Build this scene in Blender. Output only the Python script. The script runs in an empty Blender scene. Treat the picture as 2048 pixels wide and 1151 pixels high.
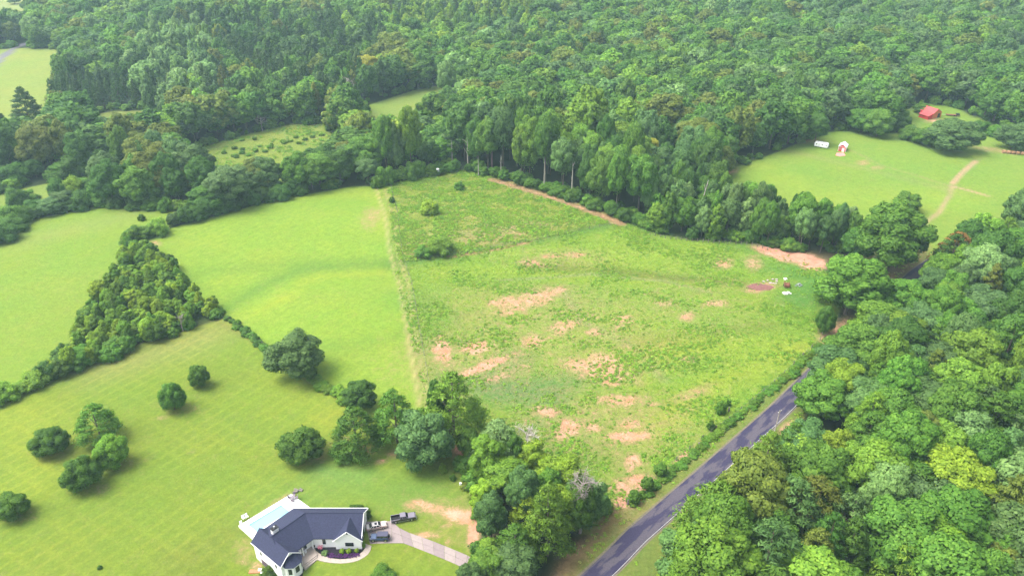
import bpy, math, random
import numpy as np
from mathutils import Vector

SC = bpy.context.scene
COL = SC.collection
R = math.radians
rng = np.random.default_rng(7)
random.seed(7)

# ------------------------------------------------------------------ camera, sky, sun, exposure
CAM_H, PITCH, F = 143.0, R(30), 1550.0
cam_d = bpy.data.cameras.new('camera'); cam = bpy.data.objects.new('camera', cam_d); COL.objects.link(cam)
cam.location = (0, 0, CAM_H); cam.rotation_euler = (R(90) - PITCH, 0, 0)
cam_d.sensor_width = 36; cam_d.lens = F / 2048 * 36; cam_d.clip_start = 1; cam_d.clip_end = 12000
SC.camera = cam

SUN_EL, SUN_AZ = R(60), R(-92)          # azimuth measured from +Y (view direction) clockwise
world = bpy.data.worlds.new('World'); SC.world = world; world.use_nodes = True
wn = world.node_tree.nodes; wl = world.node_tree.links
sky = wn.new('ShaderNodeTexSky'); sky.sky_type = 'NISHITA'; sky.sun_disc = False
sky.sun_elevation = SUN_EL; sky.sun_rotation = SUN_AZ
sky.air_density = 0.6; sky.dust_density = 5.0; sky.ozone_density = 0.3
ov = wn.new('ShaderNodeHueSaturation'); ov.inputs['Saturation'].default_value = .38      # thin overcast: the blue is mostly veiled
wl.new(sky.outputs[0], ov.inputs['Color']); wl.new(ov.outputs[0], wn['Background'].inputs[0]); wn['Background'].inputs[1].default_value = 0.15
sun_d = bpy.data.lights.new('sun', 'SUN'); sun = bpy.data.objects.new('sun', sun_d); COL.objects.link(sun)
sun_d.energy = .85; sun_d.angle = R(38); sun_d.color = (1.0, 0.95, 0.86)
sdir = Vector((math.sin(SUN_AZ) * math.cos(SUN_EL), math.cos(SUN_AZ) * math.cos(SUN_EL), math.sin(SUN_EL)))
sun.rotation_euler = (-sdir).to_track_quat('-Z', 'Y').to_euler()
SC.view_settings.view_transform = 'Standard'; SC.view_settings.look = 'None'
SC.view_settings.exposure = 1.70; SC.view_settings.gamma = 1.0; SC.view_settings.use_curve_mapping = False
SC.cycles.use_denoising = True; SC.cycles.denoising_prefilter = 'NONE'; SC.cycles.use_adaptive_sampling = False; SC.cycles.max_bounces = 5; SC.cycles.diffuse_bounces = 4; SC.cycles.volume_bounces = 1
SC.cycles.transmission_bounces = 3; SC.cycles.transparent_max_bounces = 4

# ------------------------------------------------------------------ terrain and survey points
def height(x, y):
    x = np.asarray(x, float); y = np.asarray(y, float)
    g = lambda cx, cy, sx, sy, a: a * np.exp(-(((x - cx) / sx) ** 2 + ((y - cy) / sy) ** 2))
    h = g(-60, 117, 12, 11, -3.0)
    h = h + g(-60, 228, 34, 22, 2.6) + g(-40, 300, 60, 22, 2.5)
    h = h + g(70, 215, 45, 22, 2.2) + g(50, 262, 60, 12, -1.6) + g(-20, 262, 55, 9, -1.8)
    h = h + g(180, 380, 70, 35, 3.0) + g(-150, 300, 60, 40, 2.0)
    h = h + g(-250, 700, 200, 120, 14) + g(180, 760, 260, 110, 12) + g(500, 620, 200, 120, 10)
    return h

def inv(px, py, z=None):
    """point of the place that the survey pixel (px, py) of the 2048 px frame looks at: on the ground, or at height z above its datum"""
    u = (px - 1024) / F; v = (py - 575.5) / F
    d = np.array([u, math.cos(PITCH) - v * math.sin(PITCH), -math.sin(PITCH) - v * math.cos(PITCH)])
    zz = 0.0 if z is None else z
    for _ in range(1 if z is not None else 12):
        t = (zz - CAM_H) / d[2]
        x, y = d[0] * t, d[1] * t
        if z is None:
            zz = 0.5 * zz + 0.5 * float(height(x, y))
    return np.array([x, y, zz if z is not None else float(height(x, y))])

def G(pts):
    return np.array([inv(a, b)[:2] for a, b in pts])

def project(x, y, z):
    x = np.asarray(x, float); y = np.asarray(y, float); z = np.asarray(z, float) - CAM_H
    zc = y * math.cos(PITCH) - z * math.sin(PITCH)
    yc = -(y * math.sin(PITCH) + z * math.cos(PITCH))
    return 1024 + F * x / zc, 575.5 + F * yc / zc, zc

def inside(poly, x, y):
    x = np.asarray(x, float); y = np.asarray(y, float)
    c = np.zeros(x.shape, bool); n = len(poly); j = n - 1
    for i in range(n):
        xi, yi = poly[i]; xj, yj = poly[j]
        if yi != yj:
            c ^= ((yi > y) != (yj > y)) & (x < (xj - xi) * (y - yi) / (yj - yi) + xi)
        j = i
    return c

def seg_dist(x, y, pts, closed=False):
    d = np.full(np.shape(x), 1e9); n = len(pts)
    for i in range(n if closed else n - 1):
        a = pts[i]; b = pts[(i + 1) % n]; ab = b - a; L = ab @ ab + 1e-9
        t = np.clip(((x - a[0]) * ab[0] + (y - a[1]) * ab[1]) / L, 0, 1)
        d = np.minimum(d, np.hypot(x - a[0] - t * ab[0], y - a[1] - t * ab[1]))
    return d

# ------------------------------------------------------------------ object helpers
def tag(o, label=None, cat=None, group=None, kind=None):
    if label: o['label'] = label
    if cat: o['category'] = cat
    if group: o['group'] = group
    if kind: o['kind'] = kind
    return o

def empty(name, loc, rz=0.0, label=None, cat=None, group=None):
    o = bpy.data.objects.new(name, None); COL.objects.link(o)
    o.location = tuple(float(c) for c in loc); o.rotation_euler = (0, 0, rz); o.empty_display_size = 0.5
    return tag(o, label, cat, group)

class MB:
    def __init__(s): s.v = []; s.f = []
    def add(s, vs, fs):
        k = len(s.v); s.v += [tuple(map(float, p)) for p in vs]; s.f += [tuple(k + i for i in f) for f in fs]; return s
    def box(s, c, size, rz=0.0):
        cx, cy, cz = c; a, b, h = size[0] / 2, size[1] / 2, size[2] / 2
        ca, sa = math.cos(rz), math.sin(rz); vs = []
        for z in (-h, h):
            for x, y in ((-a, -b), (a, -b), (a, b), (-a, b)):
                vs.append((cx + x * ca - y * sa, cy + x * sa + y * ca, cz + z))
        return s.add(vs, [(3, 2, 1, 0), (4, 5, 6, 7), (0, 1, 5, 4), (1, 2, 6, 5), (2, 3, 7, 6), (3, 0, 4, 7)])
    def prism(s, poly, z0, z1):
        n = len(poly)
        ar = sum(poly[i][0] * poly[(i + 1) % n][1] - poly[(i + 1) % n][0] * poly[i][1] for i in range(n))
        if ar < 0: poly = list(poly)[::-1]
        vs = [(p[0], p[1], z0) for p in poly] + [(p[0], p[1], z1) for p in poly]
        return s.add(vs, [tuple(range(n - 1, -1, -1)), tuple(range(n, 2 * n))] + [(i, (i + 1) % n, n + (i + 1) % n, n + i) for i in range(n)])
    def slab(s, top, th):
        """a closed sheet: polygon of 3D points pushed down by th"""
        n = len(top); vs = list(map(tuple, top)) + [(p[0], p[1], p[2] - th) for p in top]
        return s.add(vs, [tuple(range(n)), tuple(range(2 * n - 1, n - 1, -1))] + [(i, n + i, n + (i + 1) % n, (i + 1) % n) for i in range(n)])
    def tube(s, pts, rad, n=6):
        pts = [Vector(tuple(map(float, p))) for p in pts]; k = len(s.v); m = len(pts)
        for i, p in enumerate(pts):
            d = (pts[min(i + 1, m - 1)] - pts[max(i - 1, 0)]).normalized()
            a = d.orthogonal().normalized(); b = d.cross(a); r = rad[i] if hasattr(rad, '__len__') else rad
            for j in range(n):
                t = 2 * math.pi * j / n; q = p + a * (r * math.cos(t)) + b * (r * math.sin(t)); s.v.append(tuple(q))
        for i in range(m - 1):
            for j in range(n):
                s.f.append((k + i * n + j, k + i * n + (j + 1) % n, k + (i + 1) * n + (j + 1) % n, k + (i + 1) * n + j))
        s.f.append(tuple(k + j for j in range(n - 1, -1, -1))); s.f.append(tuple(k + (m - 1) * n + j for j in range(n)))
        return s
    def mesh(s, name, mat, smooth=False):
        me = bpy.data.meshes.new(name); me.from_pydata(s.v, [], s.f); me.update()
        if mat: me.materials.append(mat)
        if smooth: me.polygons.foreach_set('use_smooth', [True] * len(me.polygons))
        return me
    def build(s, name, mat, parent=None, smooth=False, bevel=0.0):
        o = bpy.data.objects.new(name, s.mesh(name, mat, smooth)); COL.objects.link(o)
        if parent: o.parent = parent
        if bevel:
            b = o.modifiers.new('bevel', 'BEVEL'); b.width = bevel; b.segments = 2; b.limit_method = 'ANGLE'
        return o

def copy_tree(o, parent=None):
    c = o.copy(); COL.objects.link(c); c.parent = parent
    for ch in list(o.children): copy_tree(ch, c)
    return c

# ------------------------------------------------------------------ materials
def mat(name, col, rough=0.8, metal=0.0, noise=None, spec=0.3, bump=None):
    """noise = (scale, amount): lightness variation; bump = (scale, distance)"""
    m = bpy.data.materials.new(name); m.use_nodes = True; n = m.node_tree.nodes; l = m.node_tree.links
    b = n['Principled BSDF']; b.inputs['Base Color'].default_value = (*col, 1); b.inputs['Roughness'].default_value = rough
    b.inputs['Metallic'].default_value = metal; b.inputs['Specular IOR Level'].default_value = spec
    if noise or bump:
        g = n.new('ShaderNodeNewGeometry')
    if noise:
        t = n.new('ShaderNodeTexNoise'); t.inputs['Scale'].default_value = noise[0]; t.inputs['Detail'].default_value = 6; t.inputs['Roughness'].default_value = .65
        l.new(g.outputs['Position'], t.inputs['Vector'])
        mr = n.new('ShaderNodeMapRange'); mr.inputs[1].default_value = .25; mr.inputs[2].default_value = .75
        mr.inputs[3].default_value = 1 - noise[1]; mr.inputs[4].default_value = 1 + noise[1]; l.new(t.outputs[0], mr.inputs[0])
        x = n.new('ShaderNodeMix'); x.data_type = 'RGBA'; x.blend_type = 'MULTIPLY'; x.inputs[0].default_value = 1
        x.inputs[6].default_value = (*col, 1); l.new(mr.outputs[0], x.inputs[7]); l.new(x.outputs[2], b.inputs['Base Color'])
    if bump:
        t2 = n.new('ShaderNodeTexNoise'); t2.inputs['Scale'].default_value = bump[0]; t2.inputs['Detail'].default_value = 4
        l.new(g.outputs['Position'], t2.inputs['Vector'])
        bp = n.new('ShaderNodeBump'); bp.inputs['Distance'].default_value = bump[1]; l.new(t2.outputs[0], bp.inputs['Height']); l.new(bp.outputs[0], b.inputs['Normal'])
    return m

def leaf_material(name, transl=0.3, vary=0.55):
    m = bpy.data.materials.new(name); m.use_nodes = True; n = m.node_tree.nodes; l = m.node_tree.links
    b = n['Principled BSDF']; out = n['Material Output']
    a = n.new('ShaderNodeAttribute'); a.attribute_type = 'INSTANCER'; a.attribute_name = 'tint'
    lv = n.new('ShaderNodeAttribute'); lv.attribute_type = 'GEOMETRY'; lv.attribute_name = 'leafv'
    mr = n.new('ShaderNodeMapRange'); mr.inputs[3].default_value = 1 - vary; mr.inputs[4].default_value = 1 + vary; l.new(lv.outputs['Fac'], mr.inputs[0])
    x = n.new('ShaderNodeMix'); x.data_type = 'RGBA'; x.blend_type = 'MULTIPLY'; x.inputs[0].default_value = 1
    l.new(a.outputs['Color'], x.inputs[6]); l.new(mr.outputs[0], x.inputs[7])
    # young leaves are a little yellower than old ones
    hs = n.new('ShaderNodeHueSaturation'); mh = n.new('ShaderNodeMapRange'); mh.inputs[3].default_value = .515; mh.inputs[4].default_value = .478
    l.new(lv.outputs['Fac'], mh.inputs[0]); l.new(mh.outputs[0], hs.inputs['Hue']); l.new(x.outputs[2], hs.inputs['Color'])
    l.new(hs.outputs[0], b.inputs['Base Color']); b.inputs['Roughness'].default_value = .6; b.inputs['Specular IOR Level'].default_value = .18
    tr = n.new('ShaderNodeBsdfTranslucent'); l.new(hs.outputs[0], tr.inputs['Color'])
    ms = n.new('ShaderNodeMixShader'); ms.inputs[0].default_value = transl
    l.new(b.outputs[0], ms.inputs[1]); l.new(tr.outputs[0], ms.inputs[2]); l.new(ms.outputs[0], out.inputs['Surface'])
    return m

M = dict(
    leaf=leaf_material('foliage', .38, .5),
    bark=mat('bark', (.11, .09, .07), .9, noise=(3, .35)),
    pale_bark=mat('pale_bark', (.34, .31, .27), .9, noise=(3, .25)),
    dead=mat('dead_twigs', (.26, .22, .20), .9),
    asphalt=mat('roof_shingle', (.026, .030, .064), .85, noise=(3.2, .4), bump=(9, .05)),
    white=mat('white_painted_brick', (.80, .80, .79), .7, noise=(1.5, .04), bump=(14, .01)),
    white_trim=mat('white_trim', (.82, .82, .82), .5),
    glass=mat('window_glass', (.018, .02, .03), .08, spec=.8),
    black=mat('black_frame', (.012, .012, .015), .5),
    concrete=mat('concrete', (.36, .30, .29), .85, noise=(1.1, .14), bump=(30, .01)),
    pale_concrete=mat('pale_concrete', (.34, .29, .25), .85, noise=(1.4, .10)),
    joint=mat('joint', (.22, .19, .17), .9),
    deck=mat('pool_deck', (.76, .74, .72), .8, noise=(.9, .06)),
    pool=mat('pool_shell', (.30, .60, .74), .6),
    mulch=mat('mulch', (.014, .010, .018), .95, noise=(5, .5), bump=(12, .06)),
    metal=mat('metal', (.55, .56, .58), .35, metal=.9),
    rubber=mat('rubber', (.02, .02, .022), .8),
    wood=mat('weathered_wood', (.17, .15, .13), .9, noise=(6, .2)),
    brown_wood=mat('brown_wood', (.16, .06, .035), .8, noise=(6, .2)),
    red_metal=mat('red_roof_metal', (.48, .06, .06), .45, noise=(.8, .12), spec=.5),
    red_paint=mat('red_paint', (.55, .035, .03), .7, noise=(1.2, .15)),
    orange_paint=mat('orange_red_boards', (.55, .16, .06), .8, noise=(1.2, .15)),
    hay=mat('hay', (.34, .19, .10), .95, noise=(6, .3)),
    clay=mat('clay', (.45, .17, .08), .95, noise=(2, .2)),
    lamp_red=mat('tail_lamp', (.35, .01, .01), .3, spec=.6),
    lamp_white=mat('head_lamp', (.7, .7, .7), .15, spec=.8),
    flower=mat('purple_flowers', (.06, .012, .085), .8, noise=(9, .5)),
    pink=mat('pink_flowers', (.55, .18, .25), .8),
)
def water_mat():
    m = mat('pool_water', (.33, .62, .74), .05, spec=.5)
    b = m.node_tree.nodes['Principled BSDF']; b.inputs['Transmission Weight'].default_value = .35; b.inputs['IOR'].default_value = 1.33
    return m
M['water'] = water_mat()
def paint(name, col, metal=.35, rough=.3):
    m = mat(name, col, rough, metal, spec=.6); b = m.node_tree.nodes['Principled BSDF']
    b.inputs['Coat Weight'].default_value = .6; b.inputs['Coat Roughness'].default_value = .08
    return m

# ------------------------------------------------------------------ the fields: outlines on the ground
FIELD = {}   # name: (outline, albedo, rough)
def field(name, pts, col, rough, soft=1.5): FIELD[name] = (G(pts), col, rough, soft)
field('meadow_left', [(-500, 470), (0, 468), (60, 440), (120, 427), (200, 410), (280, 416), (352, 420), (345, 452), (270, 475), (240, 520), (185, 600), (140, 690), (90, 755), (0, 802), (-500, 980)], (.195, .300, .036), .3)
field('hay_field', [(262, 480), (300, 478), (345, 455), (430, 432), (560, 397), (700, 374), (757, 372), (776, 440), (785, 520), (812, 640), (835, 740), (850, 830), (780, 850), (705, 812), (640, 765), (560, 705), (470, 652), (440, 620), (340, 560)], (.200, .320, .034), .18)
field('lawn', [(-600, 1010), (0, 802), (90, 762), (270, 690), (455, 633), (545, 702), (640, 766), (705, 815), (800, 860), (950, 880), (960, 1010), (960, 1120), (900, 1250), (-600, 1250)], (.160, .240, .026), .10)
field('pasture', [(757, 372), (830, 356), (905, 337), (1000, 356), (1090, 382), (1180, 413), (1240, 438), (1290, 462), (1380, 480), (1500, 487), (1640, 525), (1690, 600), (1655, 680), (1560, 765), (1400, 897), (1245, 1015), (1190, 1080), (1000, 960), (940, 880), (850, 830), (835, 740), (812, 640), (785, 520), (776, 440)], (.188, .305, .030), .8)
field('paddock', [(776, 380), (830, 356), (905, 337), (1000, 356), (1090, 382), (1180, 413), (1240, 438), (1060, 483), (1000, 497), (870, 517), (800, 524), (785, 470)], (.215, .275, .038), 1.0)
field('right_field', [(1440, 345), (1500, 325), (1560, 302), (1600, 285), (1650, 266), (1700, 256), (1760, 268), (1800, 262), (1790, 218), (1850, 207), (1905, 213), (1960, 238), (2048, 272), (2200, 330), (2400, 400), (2400, 470), (2048, 452), (1930, 500), (1850, 545), (1790, 590), (1720, 560), (1700, 500), (1620, 455), (1540, 442), (1480, 425), (1430, 400)], (.190, .300, .040), .3)
field('far_left_field', [(-700, 95), (0, 97), (125, 98), (134, 130), (142, 152), (115, 180), (95, 200), (105, 300), (0, 318), (-700, 320)], (.240, .310, .060), .15)
field('top_left_field', [(-900, -30), (78, -30), (86, 16), (60, 60), (0, 72), (-900, 75)], (.26, .32, .09), .15)
field('glade', [(185, 226), (290, 220), (325, 245), (330, 298), (200, 302)], (.20, .24, .05), .3)
field('middle_meadow', [(350, 310), (480, 272), (590, 246), (655, 250), (700, 318), (650, 350), (560, 372), (450, 384), (380, 372)], (.205, .275, .042), .7)
field('hidden_meadow', [(738, 210), (830, 180), (890, 168), (905, 190), (890, 240), (800, 275), (735, 270)], (.20, .28, .05), .2)
field('lower_glade', [(-100, 400), (0, 386), (110, 364), (180, 350), (240, 340), (260, 372), (200, 395), (60, 425), (-100, 440)], (.20, .28, .05), .3)
field('top_clearing', [(1255, -12), (1400, -12), (1400, 10), (1255, 10)], (.26, .28, .12), .2)
field('verge', [(1090, 1190), (1215, 1025), (1245, 1008), (1400, 893), (1560, 765), (1660, 680), (1740, 590), (1790, 505), (1830, 485), (1860, 510), (1840, 560), (1780, 640), (1640, 800), (1500, 960), (1330, 1151), (1290, 1220)], (.165, .215, .042), .5)

def wood_outline(pts): return G(pts)
BG = wood_outline([(-700, -60), (2700, -60), (2700, 470), (2060, 452), (1930, 500), (1850, 545), (1790, 560), (1700, 500), (1640, 512), (1560, 498), (1500, 483), (1380, 476), (1330, 470), (1290, 459), (1240, 434), (1180, 409), (1090, 378), (1000, 352), (905, 334), (830, 352), (757, 366), (700, 370), (560, 392), (430, 424), (345, 418), (280, 413), (200, 407), (120, 424), (60, 437), (0, 465), (-700, 470)])
RW = wood_outline([(1330, 1260), (1378, 1150), (1428, 1075), (1492, 992), (1560, 900), (1612, 838), (1680, 768), (1740, 705), (1795, 655), (1845, 612), (1872, 570), (1905, 525), (1960, 495), (2060, 470), (2700, 480), (2700, 1260)])
TRI = wood_outline([(262, 478), (300, 505), (355, 545), (385, 590), (425, 605), (450, 628), (380, 655), (330, 682), (270, 698), (200, 725), (130, 745), (95, 755), (150, 690), (185, 620), (225, 550), (245, 495)])
CW = wood_outline([(950, 965), (985, 925), (1040, 930), (1100, 970), (1180, 1000), (1215, 1020), (1205, 1065), (1150, 1120), (1080, 1190), (940, 1230), (955, 1120), (958, 1040)])
STRIP = wood_outline([(1296, 459), (1330, 469), (1380, 476), (1500, 483), (1560, 496), (1640, 510), (1700, 498), (1700, 466), (1620, 457), (1540, 444), (1480, 428), (1425, 405), (1370, 405), (1300, 425)])

# ------------------------------------------------------------------ ground sheet
def axis(spans):
    out = [spans[0][0]]
    for a, b, st in spans:
        n = max(1, int(round((b - a) / st))); out += [a + (b - a) * (i + 1) / n for i in range(n)]
    return np.array(out)
gx = axis([(-5000, -1500, 500), (-1500, -700, 40), (-700, -230, 4), (-230, 240, 1.35), (240, 700, 4), (700, 1500, 40), (1500, 5000, 500)])
gy = axis([(-600, 60, 60), (60, 104, 4), (104, 270, 1.0), (270, 420, 1.6), (420, 900, 3.4), (900, 1400, 25), (1400, 9000, 400)])
X, Y = np.meshgrid(gx, gy)
X = X.ravel(); Y = Y.ravel(); Z = height(X, Y)
base = np.zeros((len(X), 3)); base[:] = (.030, .050, .018)
rough = np.zeros(len(X)); stripe = np.zeros(len(X)); dirt = np.zeros(len(X))
near = (np.abs(X) < 1200) & (Y > 60) & (Y < 1300)
xn, yn = X[near], Y[near]
def smooth(e): return np.clip(e, 0, 1) ** 2 * (3 - 2 * np.clip(e, 0, 1))
bn = base[near]; rn = rough[near]; sn = stripe[near]; dn = dirt[near]; kn = np.zeros(len(xn))
for nm, (pl, col, rg, soft) in FIELD.items():
    ins = inside(pl, xn, yn); d = seg_dist(xn, yn, pl, True); w = smooth(np.where(ins, .5 + d / soft, .5 - d / soft))
    bn = bn * (1 - w[:, None]) + np.array(col) * w[:, None]; rn = rn * (1 - w) + rg * w
    sn = sn * (1 - w) + {'lawn': 1.0, 'hay_field': .45}.get(nm, 0.0) * w
    if nm == 'lawn': lawn_w = w
def stroke(pts, width, col=None, amount=1.0, dirt_add=0.0, rg=None, soft=1.0):
    global bn, dn, rn
    p = G(pts); d = seg_dist(xn, yn, p); w = smooth((width / 2 + soft - d) / (2 * soft)) * amount
    if col is not None: bn = bn * (1 - w[:, None]) + np.array(col) * w[:, None]
    if dirt_add: dn = np.maximum(dn, dirt_add * smooth((width / 2 + soft - d) / (2 * soft)))
    if rg is not None: rn = rn * (1 - w) + rg * w
def blot(cx, cy, rx, ry, amount, ang=0.0):
    """a bare patch: pixel ellipse taken to the ground"""
    global dn
    c = inv(cx, cy)[:2]; ca, sa = math.cos(R(ang)), math.sin(R(ang))
    a = inv(cx + rx * ca, cy - rx * sa)[:2] - c; b = inv(cx + ry * sa, cy + ry * ca)[:2] - c
    A = np.array([a, b]).T; Ai = np.linalg.inv(A); dx, dy = xn - c[0], yn - c[1]
    q = np.hypot(Ai[0, 0] * dx + Ai[0, 1] * dy, Ai[1, 0] * dx + Ai[1, 1] * dy)
    dn = np.maximum(dn, amount * np.clip(1.5 - q * .72, 0, 1))
LUSH = (.085, .200, .032); YEL = (.30, .36, .035); TAN = (.30, .27, .11); OLIVE = (.17, .19, .04)
# swales of lusher grass, paler crests
stroke([(300, 650), (440, 625), (520, 575), (600, 540), (700, 528), (785, 527)], 7, LUSH, .55, soft=5)
stroke([(350, 560), (430, 540), (560, 530), (640, 525)], 6, LUSH, .35, soft=6)
stroke([(480, 640), (560, 600), (640, 552), (760, 548)], 5, YEL, .5, soft=5)
stroke([(560, 700), (700, 690), (830, 665)], 5, LUSH, .25, soft=5)
stroke([(560, 395), (760, 385), (770, 470)], 8, YEL, .35, soft=6)
stroke([(785, 528), (900, 512), (1060, 486), (1240, 446), (1330, 462)], 5, LUSH, .7, soft=4)
stroke([(800, 521), (900, 509), (1060, 482), (1240, 443)], 1.2, (.075, .14, .03), .8, soft=1.2)
stroke([(830, 480), (900, 470), (1000, 455), (1080, 450)], 7, (.30, .27, .11), .6, soft=6)
stroke([(840, 420), (960, 400), (1060, 420)], 6, (.28, .31, .06), .55, soft=6)
stroke([(870, 590), (1050, 570), (1250, 600), (1450, 650)], 10, (.22, .29, .06), .45, soft=9)
stroke([(830, 600), (900, 640), (860, 690)], 14, LUSH, .35, soft=8)
stroke([(870, 545), (1000, 540), (1200, 560), (1400, 570)], 5, YEL, .35, soft=4)
stroke([(1060, 530), (1200, 538), (1400, 560), (1480, 565)], 6, (.13, .16, .03), .8, soft=4)
stroke([(1000, 560), (1180, 548), (1330, 562), (1420, 585)], 2, (.26, .27, .12), .6, soft=1.5)
stroke([(1130, 585), (1160, 640), (1260, 690), (1330, 760)], 2, (.24, .23, .12), .5, soft=2)
stroke([(890, 760), (1000, 775), (1150, 760)], 9, (.09, .21, .05), .6, soft=5)
stroke([(1000, 790), (1100, 800), (1080, 840)], 10, (.09, .22, .05), .5, soft=6)
stroke([(1500, 505), (1560, 530), (1640, 560), (1600, 600)], 15, (.07, .22, .035), .75, soft=7)
stroke([(1250, 690), (1400, 670), (1540, 650)], 6, OLIVE, .5, soft=5)
stroke([(1200, 720), (1400, 690), (1600, 690)], 8, YEL, .45, soft=6)
stroke([(1030, 720), (960, 770), (1100, 790)], 12, (.11, .21, .06), .6, soft=6)
stroke([(1230, 900), (1290, 860), (1420, 770), (1600, 700)], 8, YEL, .5, soft=5)
stroke([(1050, 880), (1150, 930), (1220, 900)], 12, LUSH, .4, soft=6)
stroke([(1020, 500), (1180, 520), (1400, 500), (1560, 520)], 9, (.25, .36, .04), .5, soft=6)
stroke([(0, 790), (100, 900), (60, 960)], 14, YEL, .35, soft=10)
stroke([(200, 740), (420, 670)], 14, TAN, .35, soft=10)
stroke([(560, 780), (640, 800), (680, 850)], 16, YEL, .3, soft=10)
stroke([(560, 1000), (700, 980), (860, 980)], 12, (.13, .26, .05), .45, soft=9)
stroke([(640, 940), (720, 950)], 6, (.12, .28, .07), .5, soft=5)
stroke([(360, 1120), (480, 1060)], 8, OLIVE, .35, soft=6)
stroke([(1490, 330), (1640, 400), (1900, 400)], 22, (.25, .36, .04), .5, soft=12)
stroke([(1560, 300), (1700, 330), (1900, 380)], 3, (.27, .28, .10), .5, soft=4)
stroke([(60, 480), (250, 430)], 12, (.26, .30, .09), .4, soft=10)
# forest-edge clay lane, tracks, ruts
CLAY = (.36, .17, .075)
LANE = [(985, 360), (1010, 366), (1080, 387), (1160, 414), (1240, 446)]
stroke(LANE, 5, (.27, .17, .07), .95, dirt_add=.62, soft=2.4)
stroke([(1190, 424), (1245, 446)], 2.5, CLAY, .5, dirt_add=.5, soft=1.5)
stroke([(900, 512), (930, 508), (1000, 496), (1058, 484)], 1.3, CLAY, .9, dirt_add=.8, soft=1.0)
for off in (-2, 15):
    stroke([(755 + off, 378), (772 + off, 430), (781 + off, 500), (800 + off, 560), (813 + off, 640), (826 + off, 720), (842 + off, 812)], .9, (.42, .36, .15), .95, soft=.9)
stroke([(762, 378), (779, 430), (788, 500), (806, 560), (820, 640), (833, 720), (849, 812)], 3.2, (.24, .30, .06), .25, soft=1.6)
stroke([(888, 870), (915, 900), (950, 930)], 2.2, CLAY, .9, dirt_add=.85, soft=1)
stroke([(905, 905), (935, 935), (948, 970), (955, 1010)], 2, (.26, .2, .09), .6, dirt_add=.35, soft=1.5)
stroke([(1952, 322), (1925, 345), (1906, 366)], 2.4, (.45, .33, .19), .8, dirt_add=.6, soft=1)
stroke([(1902, 372), (1935, 380), (1975, 391)], 1.6, (.45, .33, .19), .8, dirt_add=.6, soft=.8)
stroke([(1896, 395), (1878, 425), (1850, 445), (1822, 465)], 1.8, (.42, .33, .17), .7, dirt_add=.45, soft=1.2)
stroke([(1906, 366), (1898, 395)], 2.4, (.32, .3, .13), .6, dirt_add=.35, soft=1.2)
stroke([(1700, 300), (1760, 330), (1830, 350), (1900, 372)], 1.4, (.3, .28, .12), .5, dirt_add=.25, soft=1.5)
stroke([(1815, 240), (1900, 300), (1960, 312), (1950, 325)], 2, (.28, .3, .11), .4, soft=2)
stroke([(-80, 200), (0, 118), (30, 95), (60, 84)], 6, (.20, .18, .23), 1, soft=1.5)
stroke([(430, 640), (545, 704), (640, 768), (705, 815)], 1.5, (.2, .2, .05), .6, soft=1)
stroke([(1100, 1190), (1150, 1115), (1210, 1050), (1230, 1020)], 4, (.22, .12, .06), .75, dirt_add=.42, soft=3)
stroke([(1130, 1130), (1190, 1085), (1240, 1062), (1380, 955), (1540, 825)], .8, (.28, .22, .1), .5, soft=.8)
stroke([(1800, 500), (1840, 490), (1812, 530), (1770, 560)], 7, (.22, .13, .06), .7, dirt_add=.3, soft=3)
stroke([(1760, 560), (1690, 600), (1700, 640)], 3, (.24, .19, .08), .7, dirt_add=.3, soft=2)
stroke([(1770, 480), (1782, 520)], 3, (.5, .33, .25), .8, dirt_add=.7, soft=1.5)
stroke([(1520, 499), (1560, 506), (1600, 516), (1636, 528)], 2, (.42, .16, .07), 1, dirt_add=.9, soft=2)
stroke([(1640, 510), (1690, 520), (1780, 540)], 10, (.16, .12, .06), .7, soft=4)
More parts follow.
